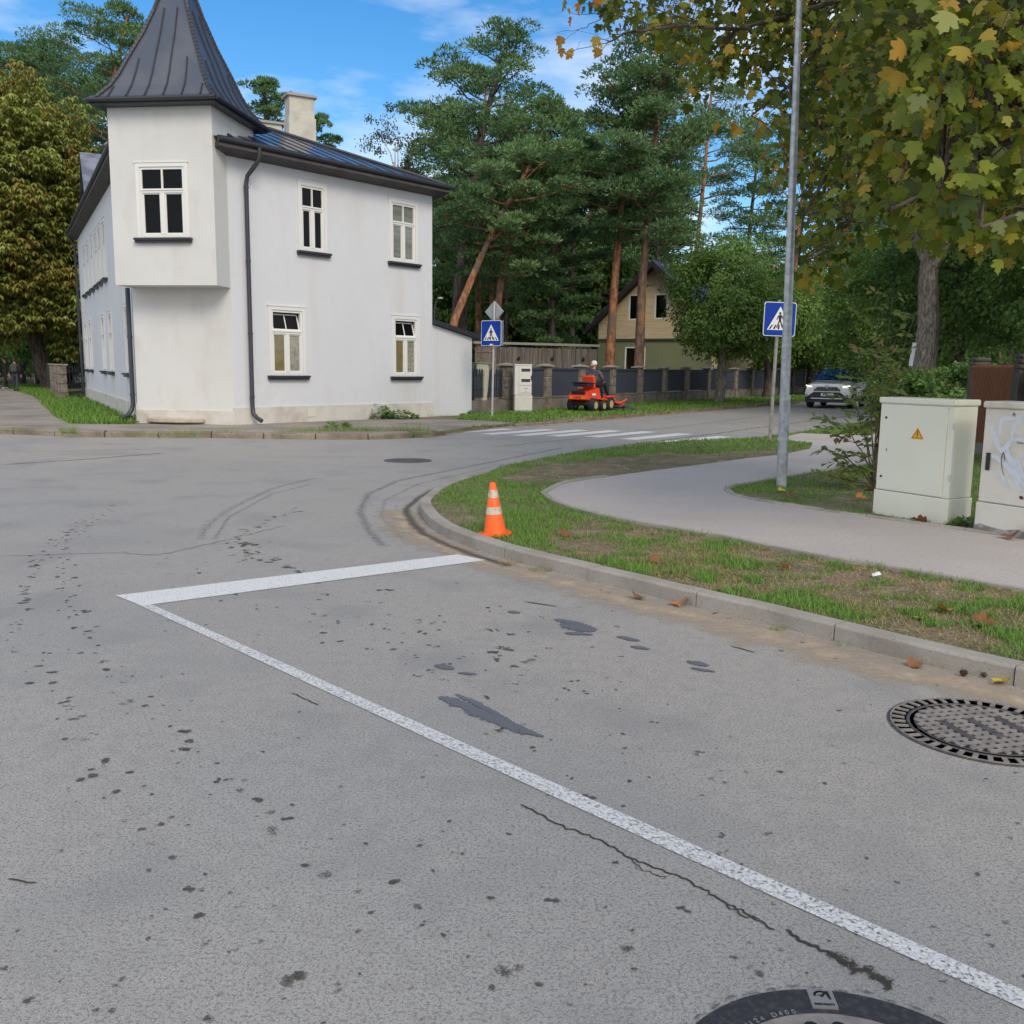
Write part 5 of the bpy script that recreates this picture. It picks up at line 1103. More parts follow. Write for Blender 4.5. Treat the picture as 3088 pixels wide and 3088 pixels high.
# --- background wood: copies of three source pines
src=[]
for k in range(3):
    H=17+k*1.5; p0=(random.uniform(20,30),78+k*3,0)
    src.append(pine([p0,(p0[0]+.2,p0[1],H*.5),(p0[0]-.3,p0[1],H)],.22,.42-.08*k,3.4,200+k,'slender pine standing in the wood behind the fence',[BARKD,BARKP,BARKD][k],nl=26,per=70,needle=.27,group='pines of the wood behind the fence'))
random.seed(11); first=[True]*3
spots=[]
for i in range(34):
    px=1290+ (i/34)*720+random.uniform(-22,22); Y=random.uniform(54,84); spots.append((px,Y))
for i in range(9): spots.append((2080+i*118+random.uniform(-20,20),random.uniform(66,95)))
for i in range(8): spots.append((-250+i*75,random.uniform(74,98)))
for i,(px,Y) in enumerate(spots):
    k=i%3; o=src[k] if first[k] else copytree(src[k]); first[k]=False; o.location=grd(px,Y); s_=random.uniform(.72,.98) if px<2100 and px>1290 else random.uniform(.6,.85)
    if px<700: s_*=.8
    if px>2040: s_*=.78
    o.scale=(s_,s_,s_*random.uniform(.85,1.0)); o.rotation_euler=(0,0,random.random()*6)
# understorey
usrc=broad((30,90,0),7.5,3.2,.4,301,'pale green drooping tree in the shade of the wood',BARKD,DECL,r0=.12,nc=110,per=100,lf=.22,group='leafy trees under the pines',cat='tree',droop=1.3)
usrc2=broad((34,90,0),8.5,3.6,.5,302,'dark leafy tree in the shade of the wood',BARKD,DARKL,r0=.14,nc=120,per=100,lf=.24,group='dark leafy trees under the pines',cat='tree')
ff=[True,True]
for i in range(30):
    px=1310+i*62+random.uniform(-25,25) if i<24 else -240+(i-24)*70; Y=random.uniform(60,92); k=0 if random.random()<.45 and px>0 else 1
    if 1290<px<1850: Y=random.uniform(58,70)
    o=(usrc,usrc2)[k] if ff[k] else copytree((usrc,usrc2)[k]); ff[k]=False; o.location=grd(px,Y); s_=random.uniform(.8,1.25); o.scale=(s_,s_,s_*random.uniform(.85,1.15)); o.rotation_euler=(0,0,random.random()*6)
# far wood closing the horizon
rs=np.random.default_rng(5); n=26000; aa=rs.uniform(-.75,.9,n); dd=rs.uniform(100,125,n); hh=rs.random(n)**.8*(8+3*np.sin(aa*23)+2*np.sin(aa*57)); pos=np.c_[np.sin(aa)*dd,np.cos(aa)*dd,hh]
fw=leaves('far_wood',pos,rs.normal(size=(n,3)),rs.normal(size=(n,3))+np.array([0,-1,.5]),rs.uniform(.8,1.5,n),rs.uniform(.6,1.1,n),T_DIA,DARKL,rs.random(n)*.8,None); tag(fw,'far dark wood closing the horizon','wood',kind='stuff')
# ================================================================ NEAR MAPLE overhanging from the right
nm=thing('maple_tree','maple branches with green and orange leaves hanging in from the upper right','maple tree',(9.6,9.5,0)); o0=np.array([9.6,9.5,0.])
rs=np.random.default_rng(77)
F=lambda x,y:(x*1.5983,y*1.5983)
maskF=[(1085,-10),(1120,22),(1170,28),(1190,60),(1240,75),(1300,150),(1370,150),(1425,170),(1452,250),(1478,320),(1482,390),(1530,440),(1500,485),(1530,530),(1590,505),(1640,415),(1700,390),(1745,445),(1800,415),(1850,440),(1935,420),(2050,500),(2400,540),(2600,0),(2500,-700),(1500,-800),(1150,-500)]
mask=[F(*p) for p in maskF]
br=MB()
def brn(pts,r0,r1,n=6):
    P=[np.array(atY(x*1.5983,y*1.5983,Y))-o0 for x,y,Y in pts]; Q=[tuple(interp(P,i/10)+rs.normal(size=3)*.012) for i in range(11)]; br.tube(Q,[r0+(r1-r0)*i/10 for i in range(11)],n,cap=False); return [np.array(q)+o0 for q in Q]
br.tube([(0,0,0),(.05,0,1.5),(-.1,-.1,3.2),(-.3,.1,5.5),(-.4,0,8),(-.6,0,11)],[.36,.3,.27,.22,.15,.05],12)
mains=[[(2300,-300,9.5),(1900,-60,12),(1600,-10,13.2),(1400,55,12.9),(1270,50,12.6),(1180,60,12.5)],
       [(2300,-200,9.6),(1950,40,11),(1760,150,12.8),(1650,260,13),(1560,330,13.2),(1510,420,13.2),(1500,500,13.2)],
       [(2350,-100,9.3),(2100,150,8.2),(1900,280,7.6),(1760,360,7.2),(1680,400,7)],
       [(2350,0,9.2),(2150,300,7.6),(1980,380,7.0),(1850,430,6.8)],
       [(2300,-300,9.6),(1750,-80,12),(1560,60,13),(1470,190,13),(1420,215,13)],
       [(1600,-10,13.2),(1450,-60,13.3),(1300,-40,13),(1150,-20,12.8)],
       [(2300,-250,9.6),(1850,0,12),(1700,90,13.6),(1560,240,14),(1490,310,14)],
       [(1760,150,12.8),(1700,260,13),(1640,330,13.2),(1600,420,13.4)]]
tips=[]
nodes=[]
for mpts in mains: nodes+=brn(mpts,.07,.012)
for p,q in ([(1270,50,12.6),(1130,75,12.6)],[(1240,45,12.6),(1075,25,12.6)],[(1200,58,12.6),(1065,100,12.6)],[(1180,60,12.6),(1120,108,12.6)],[(1140,30,12.6),(1050,62,12.6)],[(1300,40,12.6),(1120,-10,12.6)],[(1470,190,12.6),(1350,225,12.6)],[(1440,205,12.6),(1375,235,12.6)],[(1180,20,12.5),(1090,5,12.4)]):
    m_=((p[0]+q[0])/2,(p[1]+q[1])/2-rs.uniform(-8,14),p[2]); a=brn([p,m_,q],.008,.0025,4)
    for _ in range(2): c=a[rs.integers(4,9)]; d_=rs.normal(size=3)*.16; br.tube([tuple(c-o0),tuple(c-o0+d_*.5+[0,0,.03]),tuple(c-o0+d_)],.0022,4,cap=False)
    tips.append(a[-1])
nodes=np.array(nodes)
# leaf sprays: pick points in the hanging crown region, hang twigs from the nearest branch
cand=[]; 
while len(cand)<1950:
    px,py=rs.uniform(1650,4100),rs.uniform(-1200,940)
    dens=1.
    if px<2250: dens=.62
    if px>3150 or py<-80: dens=.28
    if rs.random()>dens: continue
    if inpoly(np.array([[px,py]]),mask)[0]: 
        Y=rs.uniform(6.5,11) if px>2800 else (rs.uniform(12.7,15.5) if px<2560 else rs.uniform(9,14.5))
        if 2350<px<2650 and 380<py<600 and rs.random()<.65: continue
        cand.append(np.array(atY(px,py,Y)))
C=[];A_=[];N_=[];Tn=[]
for c in cand:
    d=nodes-c; i=np.argmin((d**2).sum(1)); n0=nodes[i]; 
    if np.linalg.norm(n0-c)<3.2: mid=(n0+c)/2+np.array([0,0,.06]); br.tube([tuple(n0-o0),tuple(mid-o0),tuple(c-o0)],[.009,.006,.003],4,cap=False)
    k=rs.integers(6,12); base_t=rs.random()
    for _ in range(k):
        off=rs.normal(size=3)*np.array([.16,.16,.12]); C.append(c+off); a=norm((off+rs.normal(size=3)*.08)[None])[0]*.7; a[2]-=rs.uniform(.3,1.0); A_.append(a)
        N_.append(np.array([rs.normal()*.5-.1,rs.normal()*.5-.75,.55+rs.normal()*.3])); Tn.append(np.clip(base_t*.45+rs.random()*.52-.05,0,1))
for tpt in tips:
    for _ in range(rs.integers(1,4)): C.append(tpt+rs.normal(size=3)*.05); A_.append(np.array([rs.normal()*.4,rs.normal()*.4,-1])); N_.append(np.array([rs.normal(),-1,.3])); Tn.append(rs.uniform(.75,1))
C=np.array(C); n=len(C); ls=.07+.10*rs.random(n)**1.3
leaves('crown',C-o0,np.array(A_),np.array(N_),ls,ls*rs.uniform(.85,1.1,n),T_MAP,MAPL,np.array(Tn),nm)
br.build('trunk',BARKD,None).parent=nm
# ================================================================ SAPLING beside the cabinet
sp=thing('sapling','thin multi-stemmed sapling with feathery leaves left of the clean cabinet','sapling',(*G(2637,1468,.1),.08)); so0=np.array(sp.location); rs=np.random.default_rng(8)
st=MB(); C=[];A_=[];N_=[];Tn=[]
for tx,ty,dy,sp_ in [(2480,1350,.2,1),(2520,1270,.1,1),(2545,1180,.3,1),(2590,1060,.2,1),(2640,960,.5,1),(2690,900,.6,1),(2700,1020,.4,1),(2640,1130,.1,1),(2740,1080,.5,1),(2500,1440,-.1,1),(2570,1420,0,1),(2600,1290,-.1,1),(2660,1200,.3,1),(2760,960,.8,1)]:
    e=np.array(atY(tx,ty,sp.location.y+dy))-so0; P=[(0,0,0),tuple(e*np.array([.25,.3,.45])),tuple(e*np.array([.6,.6,.8])),tuple(e)]; Q=[tuple(interp(P,i/8)+rs.normal(size=3)*.01) for i in range(9)]
    st.tube(Q,[.013-.0012*i for i in range(9)],5,cap=False)
    for _ in range(7):
        u=rs.uniform(.45,1.02); q=interp(Q,min(u,1)); az=rs.random()*6.28; L_=rs.uniform(.16,.36); dvec=np.array([math.cos(az),math.sin(az),rs.uniform(-.3,.4)]); e2=q+dvec*L_; st.tube([tuple(q),tuple((q+e2)/2+[0,0,.02]),tuple(e2)],.0022,4,cap=False); tb_=rs.random()
        for j in range(7):
            c=q+(e2-q)*(j+1)/7; sd_=1 if j%2 else -1; side=np.array([-math.sin(az),math.cos(az),-.35])*sd_
            C.append(c); A_.append(side+dvec*.6+rs.normal(size=3)*.2); N_.append(np.array([0,-.3,1])+rs.normal(size=3)*.35); Tn.append(tb_*.6+rs.random()*.3+(.3 if rs.random()<.08 else 0))
n=len(C); ls=rs.uniform(.09,.16,n); leaves('foliage',np.array(C),np.array(A_),np.array(N_),ls,ls*.5,T_DIA,ASHL,np.array(Tn),sp); part('stem',st,mat('sapling_stem',(.10,.085,.055),.85),sp)
# ================================================================ GRASS
def grass(name,label,bbox,test,dens,h0,h1,w,seed,dry=.3,kmax=260000):
    rs=np.random.default_rng(seed); x0,x1,y0,y1=bbox; P=[]
    n=int((x1-x0)*(y1-y0)*dens.max_); q=np.c_[rs.uniform(x0,x1,n),rs.uniform(y0,y1,n)]
    q=q[test(q)]; d=np.hypot(q[:,0],q[:,1]); dn,tn=dens(q,d); keep=rs.random(len(q))<dn; q=q[keep]; tn=tn[keep]; d=d[keep]; n=len(q)
    az=rs.random(n)*6.28; lean=rs.uniform(.2,1.3,n); H=rs.uniform(h0,h1,n)*(.7+.6*vnoise(q,2.3,seed+3))*np.where(tn<.4,.6,1); lean=np.where(tn<.4,lean*2.2,lean); W=w*(1+d*.05)*rs.uniform(.6,1.3,n)
    bx=np.cos(az);by=np.sin(az); z=np.full(n,.086)
    V=np.empty((n,3,3)); V[:,0]=np.c_[q[:,0]-by*W,q[:,1]+bx*W,z]; V[:,1]=np.c_[q[:,0]+by*W,q[:,1]-bx*W,z]; V[:,2]=np.c_[q[:,0]+bx*H*lean*.8,q[:,1]+by*H*lean*.8,z+H/np.sqrt(1+lean**2*.4)]
    o=numesh(name,V.reshape(-1,3),np.arange(3*n).reshape(n,3),GRASSM,None,np.clip(tn,0,1)); return tag(o,label,'grass',kind='stuff')
islin=[p for p in offset(smnear,.15)]+[(60,-5),(70,110)]+STNEAR
dirt=[G(*p,.1) for p in [(1510,1440),(1620,1405),(1800,1385),(2000,1362),(2130,1368),(2360,1352),(2380,1368),(2100,1400),(1900,1425),(1700,1450),(1560,1455)]]
pathbig=pathpoly
bare=[G(*p,.1)+(r,) for *p,r in [(1380,1560,.35),(1790,1600,.28),(1790,1645,.35),(1720,1605,.2),(2200,1490,.25),(2290,1500,.25),(2500,1530,.5),(2580,1500,.5),(1400,1640,.25),(2640,1640,.2)]]
class DN:
    max_=6500
    def __call__(s,q,d):
        n1=vnoise(q,1.9,11); n2=vnoise(q,6.5,12); n3=vnoise(q,.7,13); nn=n1*.5+n2*.3+n3*.2
        strip=(q[:,1]<11)&(q[:,0]<q[:,1]*.0+4.4)
        green=np.clip((nn-.40)*5,0,1); right=np.clip((q[:,0]-.1)/1.2,0,1)*(q[:,1]<9)   # strip gets drier to the right
        dn=np.clip(.35+green*.8-right*.15,0,1)*np.clip((6.2/d)**1.7,0.03,1)
        ind=inpoly(q,dirt); dn[ind]*=.10
        for bx_,by_,r in bare: dn*=1-.93*np.exp(-((q[:,0]-bx_)**2+(q[:,1]-by_)**2)/(r*r)*1.2)
        t=.62+.28*green-.42*right*(1-green)+np.random.default_rng(1).normal(size=len(q))*.13
        t=np.where((right>.2)&(n2<.56),t*.45,t); t=np.where(ind,.15,t); return dn,t
grass('grass','patchy mown grass on the near corner, dry towards the right',(-1.3,9,3.2,17),lambda q:inpoly(q,islin)&~inpoly(q,pathbig),DN(),.020,.055,.0028,1)
class DN2:
    max_=420
    def __call__(s,q,d):
        n1=vnoise(q,.9,21); dn=np.clip(.35+n1,0,1)*np.clip((22/d)**1.2,.1,1); t=.70+.2*n1+np.random.default_rng(2).normal(size=len(q))*.12; ind=inpoly(q,dirt); dn[ind]*=.1; return dn,t
grass('grass','short green grass between footpath and street',(-1,32,16,52),lambda q:inpoly(q,islin)&~inpoly(q,pathbig)&(q[:,1]>16),DN2(),.03,.07,.006,2)
housepoly=[tuple(p) for p in (VC,Rc+RD*2.2,Bc,Lc)]
fencel=[tuple(F0-FDIR*4+Vector((-.9,.5))*0)]
pavp=[pvx for pvx in pv]+[(.05,25.15)]+HSIDE+[G(165,1255,.1),G(130,1222,.1),G(105,1195,.1),(-24.5,47),(-52,92),(-60,92),(-32.5,50),(-27,36),(-24,27),(-30,20)]
class DN3:
    max_=330
    def __call__(s,q,d):
        n1=vnoise(q,.8,31); n2=vnoise(q,2.5,32); dn=np.clip(.45+n1*.8,0,1)*np.clip((24/d)**1.1,.15,1); t=.66+.25*n2+np.random.default_rng(3).normal(size=len(q))*.12
        e=(q[:,0]-.04)*.835-(q[:,1]-24.89)*.55   # distance to the street edge
        worn=(e>-.55)&(q[:,1]>24)&(q[:,0]>-1.5); dn[worn]*=.35; t[worn]-=.3; return dn,t
def vt(q):
    return inpoly(q,blockpoly)&~inpoly(q,pavp)&~inpoly(q,housepoly)&(((q[:,0]-F0.x)*FF.n.x+(q[:,1]-F0.y)*FF.n.y>.1)|(q[:,0]<-6))
grass('grass','green verge between the navy fence and the street',(-1.6,32,23,72),vt,DN3(),.05,.11,.009,3)
grass('grass','green grass wedge beside the left wall of the white house',(-30,-9.2,21,50),lambda q:vt(q)&((q[:,0]-C1.x)*nL.x+(q[:,1]-C1.y)*nL.y>.05),DN3(),.09,.20,.010,4)
grass('grass','rough grass at the far left behind the footpath',(-60,-20,16,60),lambda q:vt(q)&(q[:,0]<-26),DN3(),.06,.12,.012,5)
# weeds along kerbs and walls
def tuft(x,y,z,R,H,n,seed,label,name='weed_tuft',m=GRASSM,w=.006,tb=.6,broadl=False):
    rs=np.random.default_rng(seed); t=thing(name,label,'weed' if not broadl else 'low plant',(x,y,z)); r=R*np.sqrt(rs.random(n)); a=rs.random(n)*6.28; C=np.c_[r*np.cos(a),r*np.sin(a)*.6,np.zeros(n)]
    if broadl:
        C[:,2]=rs.random(n)*H*(1-(r/R)**2*.7); A=np.c_[np.cos(a),np.sin(a),rs.uniform(-.5,.5,n)]; Nn=np.c_[rs.normal(size=n)*.4,rs.normal(size=n)*.4-.4,np.ones(n)]; leaves('leaves',C,A,Nn,rs.uniform(.09,.15,n),rs.uniform(.07,.11,n),T_DIA,m,rs.random(n),t)
    else:
        A=np.c_[np.cos(a)*.5,np.sin(a)*.5,rs.uniform(.6,1.3,n)]; leaves('blades',C,A,rs.normal(size=(n,3)),rs.uniform(.4,1,n)*H,np.full(n,w),T_TRI,m,tb+rs.normal(size=n)*.15,t)
    return t
k=0
wd=['by the kerb left of the picture','in the kerb joint left of the turret','below the turret step','below the turret, right of the step','under the first downpipe kerb','in the kerb joint below the first window','along the kerb below the lower left window','along the kerb between the lower windows','along the kerb right of the middle','along the kerb below the lower right window','at the dropped kerb end','beside the annex foot','at the dropped kerb corner']
for (px,py,R,H,n_),lb in zip([(20,1298,.45,.14,160),(208,1306,.16,.30,160),(470,1310,.45,.16,150),(560,1309,.3,.2,150),(660,1303,.6,.14,180),(900,1303,.5,.16,220),(960,1298,.6,.18,300),(1040,1298,.6,.22,380),(1120,1298,.55,.20,340),(1240,1298,.4,.24,300),(1335,1302,.5,.12,180),(1360,1256,.7,.10,260),(1270,1308,.25,.2,160)],wd):
    x,y=G(px,py,.1); tuft(x,y,.09,R,H,n_,500+k,'weeds growing '+lb,tb=.55); k+=1
for (px,py,R,H,n_,lb) in [(1140,1262,.42,.42,260,'dark leafy weed bush under the right lower window'),(1205,1262,.5,.26,220,'flatter leafy weed right of the dark weed bush'),(740,1268,.35,.30,130,'leafy weed at the long downpipe foot'),(395,1272,.35,.22,120,'leafy weed at the turret downpipe foot'),(660,1272,.5,.28,0,'grass weeds between stone step and long downpipe'),(1395,1250,.3,.2,60,'leafy weed at the annex corner'),(1020,1290,.25,.2,80,'leafy weed on the kerb under the house front'),(2925,1586,.13,.12,30,'green leafy weed between the two cabinets')]:
    x,y=G(px,py,.1); 
    if n_: tuft(x,y,.09,R,H,n_,500+k,lb,name='leafy_weed',m=DARKL,broadl=True)
    else: tuft(x,y,.09,R,H,200,500+k,lb,tb=.5)
    k+=1
for px,py,R,H,n_,tb_,lb in [(1540,1692,.10,.05,120,.1,'dry weed at the near kerb beside the stop line end'),(1640,1712,.12,.06,160,.45,'green and dry weed in the near kerb below the cone'),(2345,1890,.06,.05,60,.6,'small grass tuft in the kerb joint right of the middle'),(2540,1938,.03,.07,20,.55,'thin grass sprout on the near kerb'),
        (2700,1562,.14,.14,70,.6,'long grass stalks leaning on the clean cabinet'),(2800,1585,.18,.07,90,.35,'short grass at the clean cabinet foot'),(3010,1612,.15,.06,80,.5,'short grass at the graffiti cabinet foot')]:
    x,y=G(px,py,.02); tuft(x,y,.0 if py>1680 else .09,R,H,n_,500+k,lb,w=.0025,tb=tb_); k+=1
# fallen leaves and cones
LV=[mat('fallen_leaf_brown',(.20,.085,.03),.7),mat('fallen_leaf_orange',(.42,.17,.04),.7),mat('fallen_leaf_yellow',(.50,.38,.06),.6)]
def fallen(px,py,sz,m,lb,z=.0,rx=20):
    x,y=G(px,py,z+.02); t=thing('fallen_leaf',lb,'leaf',(x,y,z+.012),random.random()*6,'fallen leaves'); t.rotation_euler=(R_(rx),R_(random.uniform(-15,15)),random.random()*6)
    b=MB(); b.face([(p[0]*sz-sz*.5,p[1]*sz,abs(p[1])*sz*.55+.004*math.sin(p[0]*9)) for p in T_MAP]); part('blade',b,m,t)
for px,py,sz,m,lb,z in [(2050,1820,.12,LV[1],'curled orange leaf lying against the near kerb',.0),(1925,1797,.10,LV[0],'brown leaf left of the orange leaf at the near kerb',.0),(2765,2000,.09,LV[0],'brown leaf in the gutter above the waffle manhole',.0),(3012,2055,.10,LV[2],'yellow and brown leaf in the gutter at the right edge',.0),
        (1708,1607,.15,LV[0],'brown leaf on the grass right of the cone',.09),(1978,1690,.11,LV[0],'dark brown leaf in the middle of the grass strip',.09),(2975,1878,.15,LV[0],'large brown leaf on the dry grass at the right',.09),(2840,1835,.10,LV[1],'orange leaf on the dry grass right of the scrap',.09),(2360,1710,.10,LV[1],'orange leaf near the footpath edging',.09),(2785,1862,.10,LV[2],'yellow leaf on the dry grass at the right',.09),
        (2765,1568,.17,LV[0],'curled brown leaf at the clean cabinet foot',.1),(2385,1492,.16,LV[0],'brown leaf on the lawn right of the lamp post',.1),(2360,1478,.10,LV[2],'yellow leaf beside the lamp post foot',.1),(3050,1618,.16,LV[0],'brown leaf heap at the graffiti cabinet foot',.1),(2620,1480,.15,LV[0],'brown leaf under the sapling',.1),(2600,1500,.14,LV[1],'orange leaf under the sapling',.1)]:
    fallen(px,py,sz,m,lb,z)
x,y=G(2641,1737,.1); t=thing('paper_scrap','small white paper scrap on the dry grass','litter',(x,y,.10)); b=MB(); b.face([(-.03,-.02,.0),(.035,-.015,.015),(.03,.02,.03),(-.02,.025,.012)]); part('paper',b,SWHITE,t)
for px,py,lb in ((2905,2040,'small round pine cone in the gutter'),(2968,2045,'rough open pine cone in the gutter beside the yellow leaf')):
    x,y=G(px,py); t=thing('pine_cone',lb,'pine cone',(x,y,.018)); b=MB()
    for i in range(26):
        a=i*2.4; h=-.014+i*.0011; r=.017*math.sin(math.pi*(i+2)/29); b.box((-.006,-.002,-.0015),(.006,.010,.0015),Matrix.Rotation(a,4,'Z')@Matrix.Translation((0,r*.7,h))@Matrix.Rotation(.5,4,'X'))
    b.lathe([(.006,-.016),(.013,-.006),(.010,.008),(.002,.016)],8); part('scales',b,mat('cone_brown',(.07,.04,.025),.9),t)
# ================================================================ PEOPLE
def figure(name, joints, bones, mats, parent, sub=1):
    """one continuous skin-modifier body. joints: {name:(x,y,z,r)}; bones: (a,b,material index)"""
    ks=list(joints); me=bpy.data.meshes.new(name); me.from_pydata([joints[k][:3] for k in ks],[(ks.index(a),ks.index(b)) for a,b,_ in bones],[])
    o=bpy.data.objects.new('tmp',me); COL.objects.link(o); m=o.modifiers.new('s','SKIN'); m.use_smooth_shade=True; o.modifiers.new('u','SUBSURF').levels=sub
    for i,k in enumerate(ks):
        r=joints[k][3]; r=r if isinstance(r,tuple) else (r,r); me.skin_vertices[0].data[i].radius=r; me.skin_vertices[0].data[i].use_root=(i==0)
    bpy.context.view_layer.update(); M2=bpy.data.meshes.new_from_object(o.evaluated_get(bpy.context.evaluated_depsgraph_get())); bpy.data.objects.remove(o)
    M2.name=name; M2.materials.clear(); [M2.materials.append(x) for x in mats]
    B=[(Vector(joints[a][:3]),Vector(joints[b][:3]),mi) for a,b,mi in bones]
    for p in M2.polygons:
        c=p.center; best=1e9
        for a,b,mi in B:
            d=b-a; t=max(0,min(1,(c-a).dot(d)/d.length_squared)); q=(a+d*t-c).length
            if q<best: best=q; p.material_index=mi
        p.use_smooth=True
    r=bpy.data.objects.new(name,M2); COL.objects.link(r); r.parent=parent; return r
def hand(J,Bn,w,side,dirv,k):
    """palm and five short curled fingers from wrist joint w"""
    x,y,z,_=J[w]; d=Vector(dirv).normalized(); s=d.cross(Vector((0,0,1))); s=s.normalized() if s.length>.1 else Vector((1,0,0)); p=Vector((x,y,z))+d*.055; J[w+'p']=(*p,.026); Bn.append((w,w+'p',0))
    for i,(o_,l) in enumerate(((-.028,.05),(-.010,.065),(.010,.07),(.028,.06))):
        a=p+s*o_+d*.03; c=a+d*l*.5+Vector((0,0,-.01)); e=c+d*l*.3+Vector((0,0,-.025))
        for n_,q in ((f'{w}f{i}a',a),(f'{w}f{i}b',c),(f'{w}f{i}c',e)): J[n_]=(*q,.009)
        Bn+= [(w+'p',f'{w}f{i}a',0),(f'{w}f{i}a',f'{w}f{i}b',0),(f'{w}f{i}b',f'{w}f{i}c',0)]
    a=Vector((x,y,z))+d*.03-s*.035*side; e=a+d*.04-s*.012*side; J[w+'t']=(*a,.011); J[w+'u']=(*e,.009); Bn+=[(w,w+'t',0),(w+'t',w+'u',0)]
SKINM=mat('skin',(.42,.24,.17),.6)
def face_bits(t,hx,hy,hz,yaw=0):
    M=Matrix.Translation((hx,hy,hz))@Matrix.Rotation(yaw,4,'Z')
    for sx in (-.035,.035): b=MB(M); b.lathe([(.002,-.008),(.011,0),(.002,.008)],8,Matrix.Translation((sx,-.093,.01))); part('eye',b,BLACKP,t)
    for sx in (-1,1): b=MB(M); b.box((sx*.082-.008,-.02,-.035),(sx*.082+.008,.015,.03),bev=.006); part('ear',b,SKINM,t)
    b=MB(M); b.box((-.012,-.118,-.035),(.012,-.09,.015),bev=.006); part('nose',b,SKINM,t); b=MB(M); b.box((-.028,-.098,-.062),(.028,-.088,-.052)); part('mouth',b,mat('lips',(.30,.11,.09),.6),t)
def walker(loc,rz,label,mats,hair,H=1.6,back=False,step=.18):
    k=H/1.75; t=thing('person',label,'person',loc,rz); t.scale=(k,k,k); s_=step
    J={'pelvis':(0,0,.95,(.155,.12)),'belly':(0,0,1.10,(.145,.11)),'chest':(0,.01,1.32,(.185,.12)),'neckb':(0,.01,1.48,(.08,.07)),'neck':(0,0,1.53,.052),'jaw':(0,-.02,1.60,(.062,.075)),'head':(0,-.01,1.67,(.078,.09)),'crown':(0,0,1.735,(.06,.07))}
    B=[('pelvis','belly',1),('belly','chest',1),('chest','neckb',1),('neckb','neck',0),('neck','jaw',0),('jaw','head',0),('head','crown',0)]
    for sd,n in ((-1,'l'),(1,'r')):
        f=-s_*sd; J[n+'hip']=(sd*.10,0,.88,.098); J[n+'kn']=(sd*.10,f*.5-.02,.50,.066); J[n+'cf']=(sd*.10,f*.8+.01,.32,.056); J[n+'an']=(sd*.10,f,.09,.042); J[n+'to']=(sd*.11,f-.17,.045,.04)
        B+=[('pelvis',n+'hip',2),(n+'hip',n+'kn',2),(n+'kn',n+'cf',2),(n+'cf',n+'an',2),(n+'an',n+'to',3)]
        J[n+'sh']=(sd*.20,.01,1.42,.066); J[n+'el']=(sd*.26,.03-f*-.3,1.14,.048); J[n+'wr']=(sd*.26,-.06+f*-.4,.92,.030)
        B+=[('chest',n+'sh',1),(n+'sh',n+'el',1),(n+'el',n+'wr',1)]; hand(J,B,n+'wr',sd,(0,-.15,-1),k)
    figure('body',J,B,mats,t); face_bits(t,0,-.01,1.66)
    h=MB(); h.lathe([(.06,-.02),(.094,.0),(.098,.04),(.085,.085),(.05,.115),(.005,.122)],18,Matrix.Translation((0,.012,1.665))); 
    if hair=='long': h.box((-.09,.03,1.42),(.09,.11,1.70),bev=.03)
    else: h.box((-.08,.03,1.60),(.08,.095,1.69),bev=.03)
    part('hair',h,mat('dark_hair',(.018,.012,.010),.7),t,smooth=True); return t
DK=mat('black_jacket',(.012,.012,.015),.85); NV=mat('dark_blue_jeans',(.03,.04,.06),.85); BT=mat('black_trousers',(.010,.010,.012),.85); WS=mat('pale_shoes',(.5,.47,.43),.7); GJ=mat('charcoal_jacket',(.022,.024,.028),.85)
YW=50.; w1=atY(15,1113,YW); p1=walker((w1.x,YW,.09),R_(-25),'person in black jacket and black trousers with pale shoes walking towards the camera',[SKINM,DK,BT,WS],'long',1.62)
w2=atY(44,1113,46.5); p2=walker((w2.x,46.5,.09),R_(198),'person seen from behind in charcoal jacket and blue jeans with backpack',[SKINM,GJ,NV,BT],'short',1.58)
b=MB(); b.box((-.15,.11,1.05),(.17,.27,1.46),bev=.05); part('backpack',b,mat('olive_backpack',(.05,.055,.045),.85),p2)
# ================================================================ RIDE-ON MOWER AND RIDER   (local: front +y)
RED=mat('mower_red',(.75,.062,.018),.38,noise=[(6,(.62,.055,.02),.45,.75,4)]); 
mw_=thing('ride_on_mower','red ride-on mower with black tyres on the verge before the navy fence','mower',(2.72,32.6,.10),R_(-36))
def wheel(par,x,y,r,w_,rimm,nm='wheel'):
    Mw=Matrix.Translation((x,y,r))@Matrix.Rotation(R_(90),4,'Y'); b=MB(Mw); b.lathe([(r*.55,-w_/2),(r*.86,-w_/2),(r*.97,-w_*.36),(r,-w_*.15),(r,w_*.15),(r*.97,w_*.36),(r*.86,w_/2),(r*.55,w_/2)],28,cap=False); o=part(nm,b,RUBBER,par,smooth=True)
    b=MB(Mw); b.lathe([(r*.56,-w_/2+.012),(r*.50,-w_*.36),(r*.16,-w_*.30),(r*.14,-w_*.42),(.01,-w_*.42)],20); b.lathe([(.01,w_*.42),(r*.14,w_*.42),(r*.16,w_*.30),(r*.50,w_*.36),(r*.56,w_/2-.012)],20); q=b.build('rim',rimm); q.parent=o; return o
RIM=mat('dusty_rim',(.46,.38,.22),.7)
for x in (-.40,.40): wheel(mw_,x,-.62,.235,.24,RIM); wheel(mw_,x,.42,.25,.22,RIM)
wheel(mw_,.40,.0,.20,.16,RIM)
b=MB(); b.box((-.30,-.85,.22),(.30,.75,.38),bev=.03); b.box((-.44,-.55,.20),(.44,.1,.36),bev=.03); part('chassis',b,BLACKP,mw_)
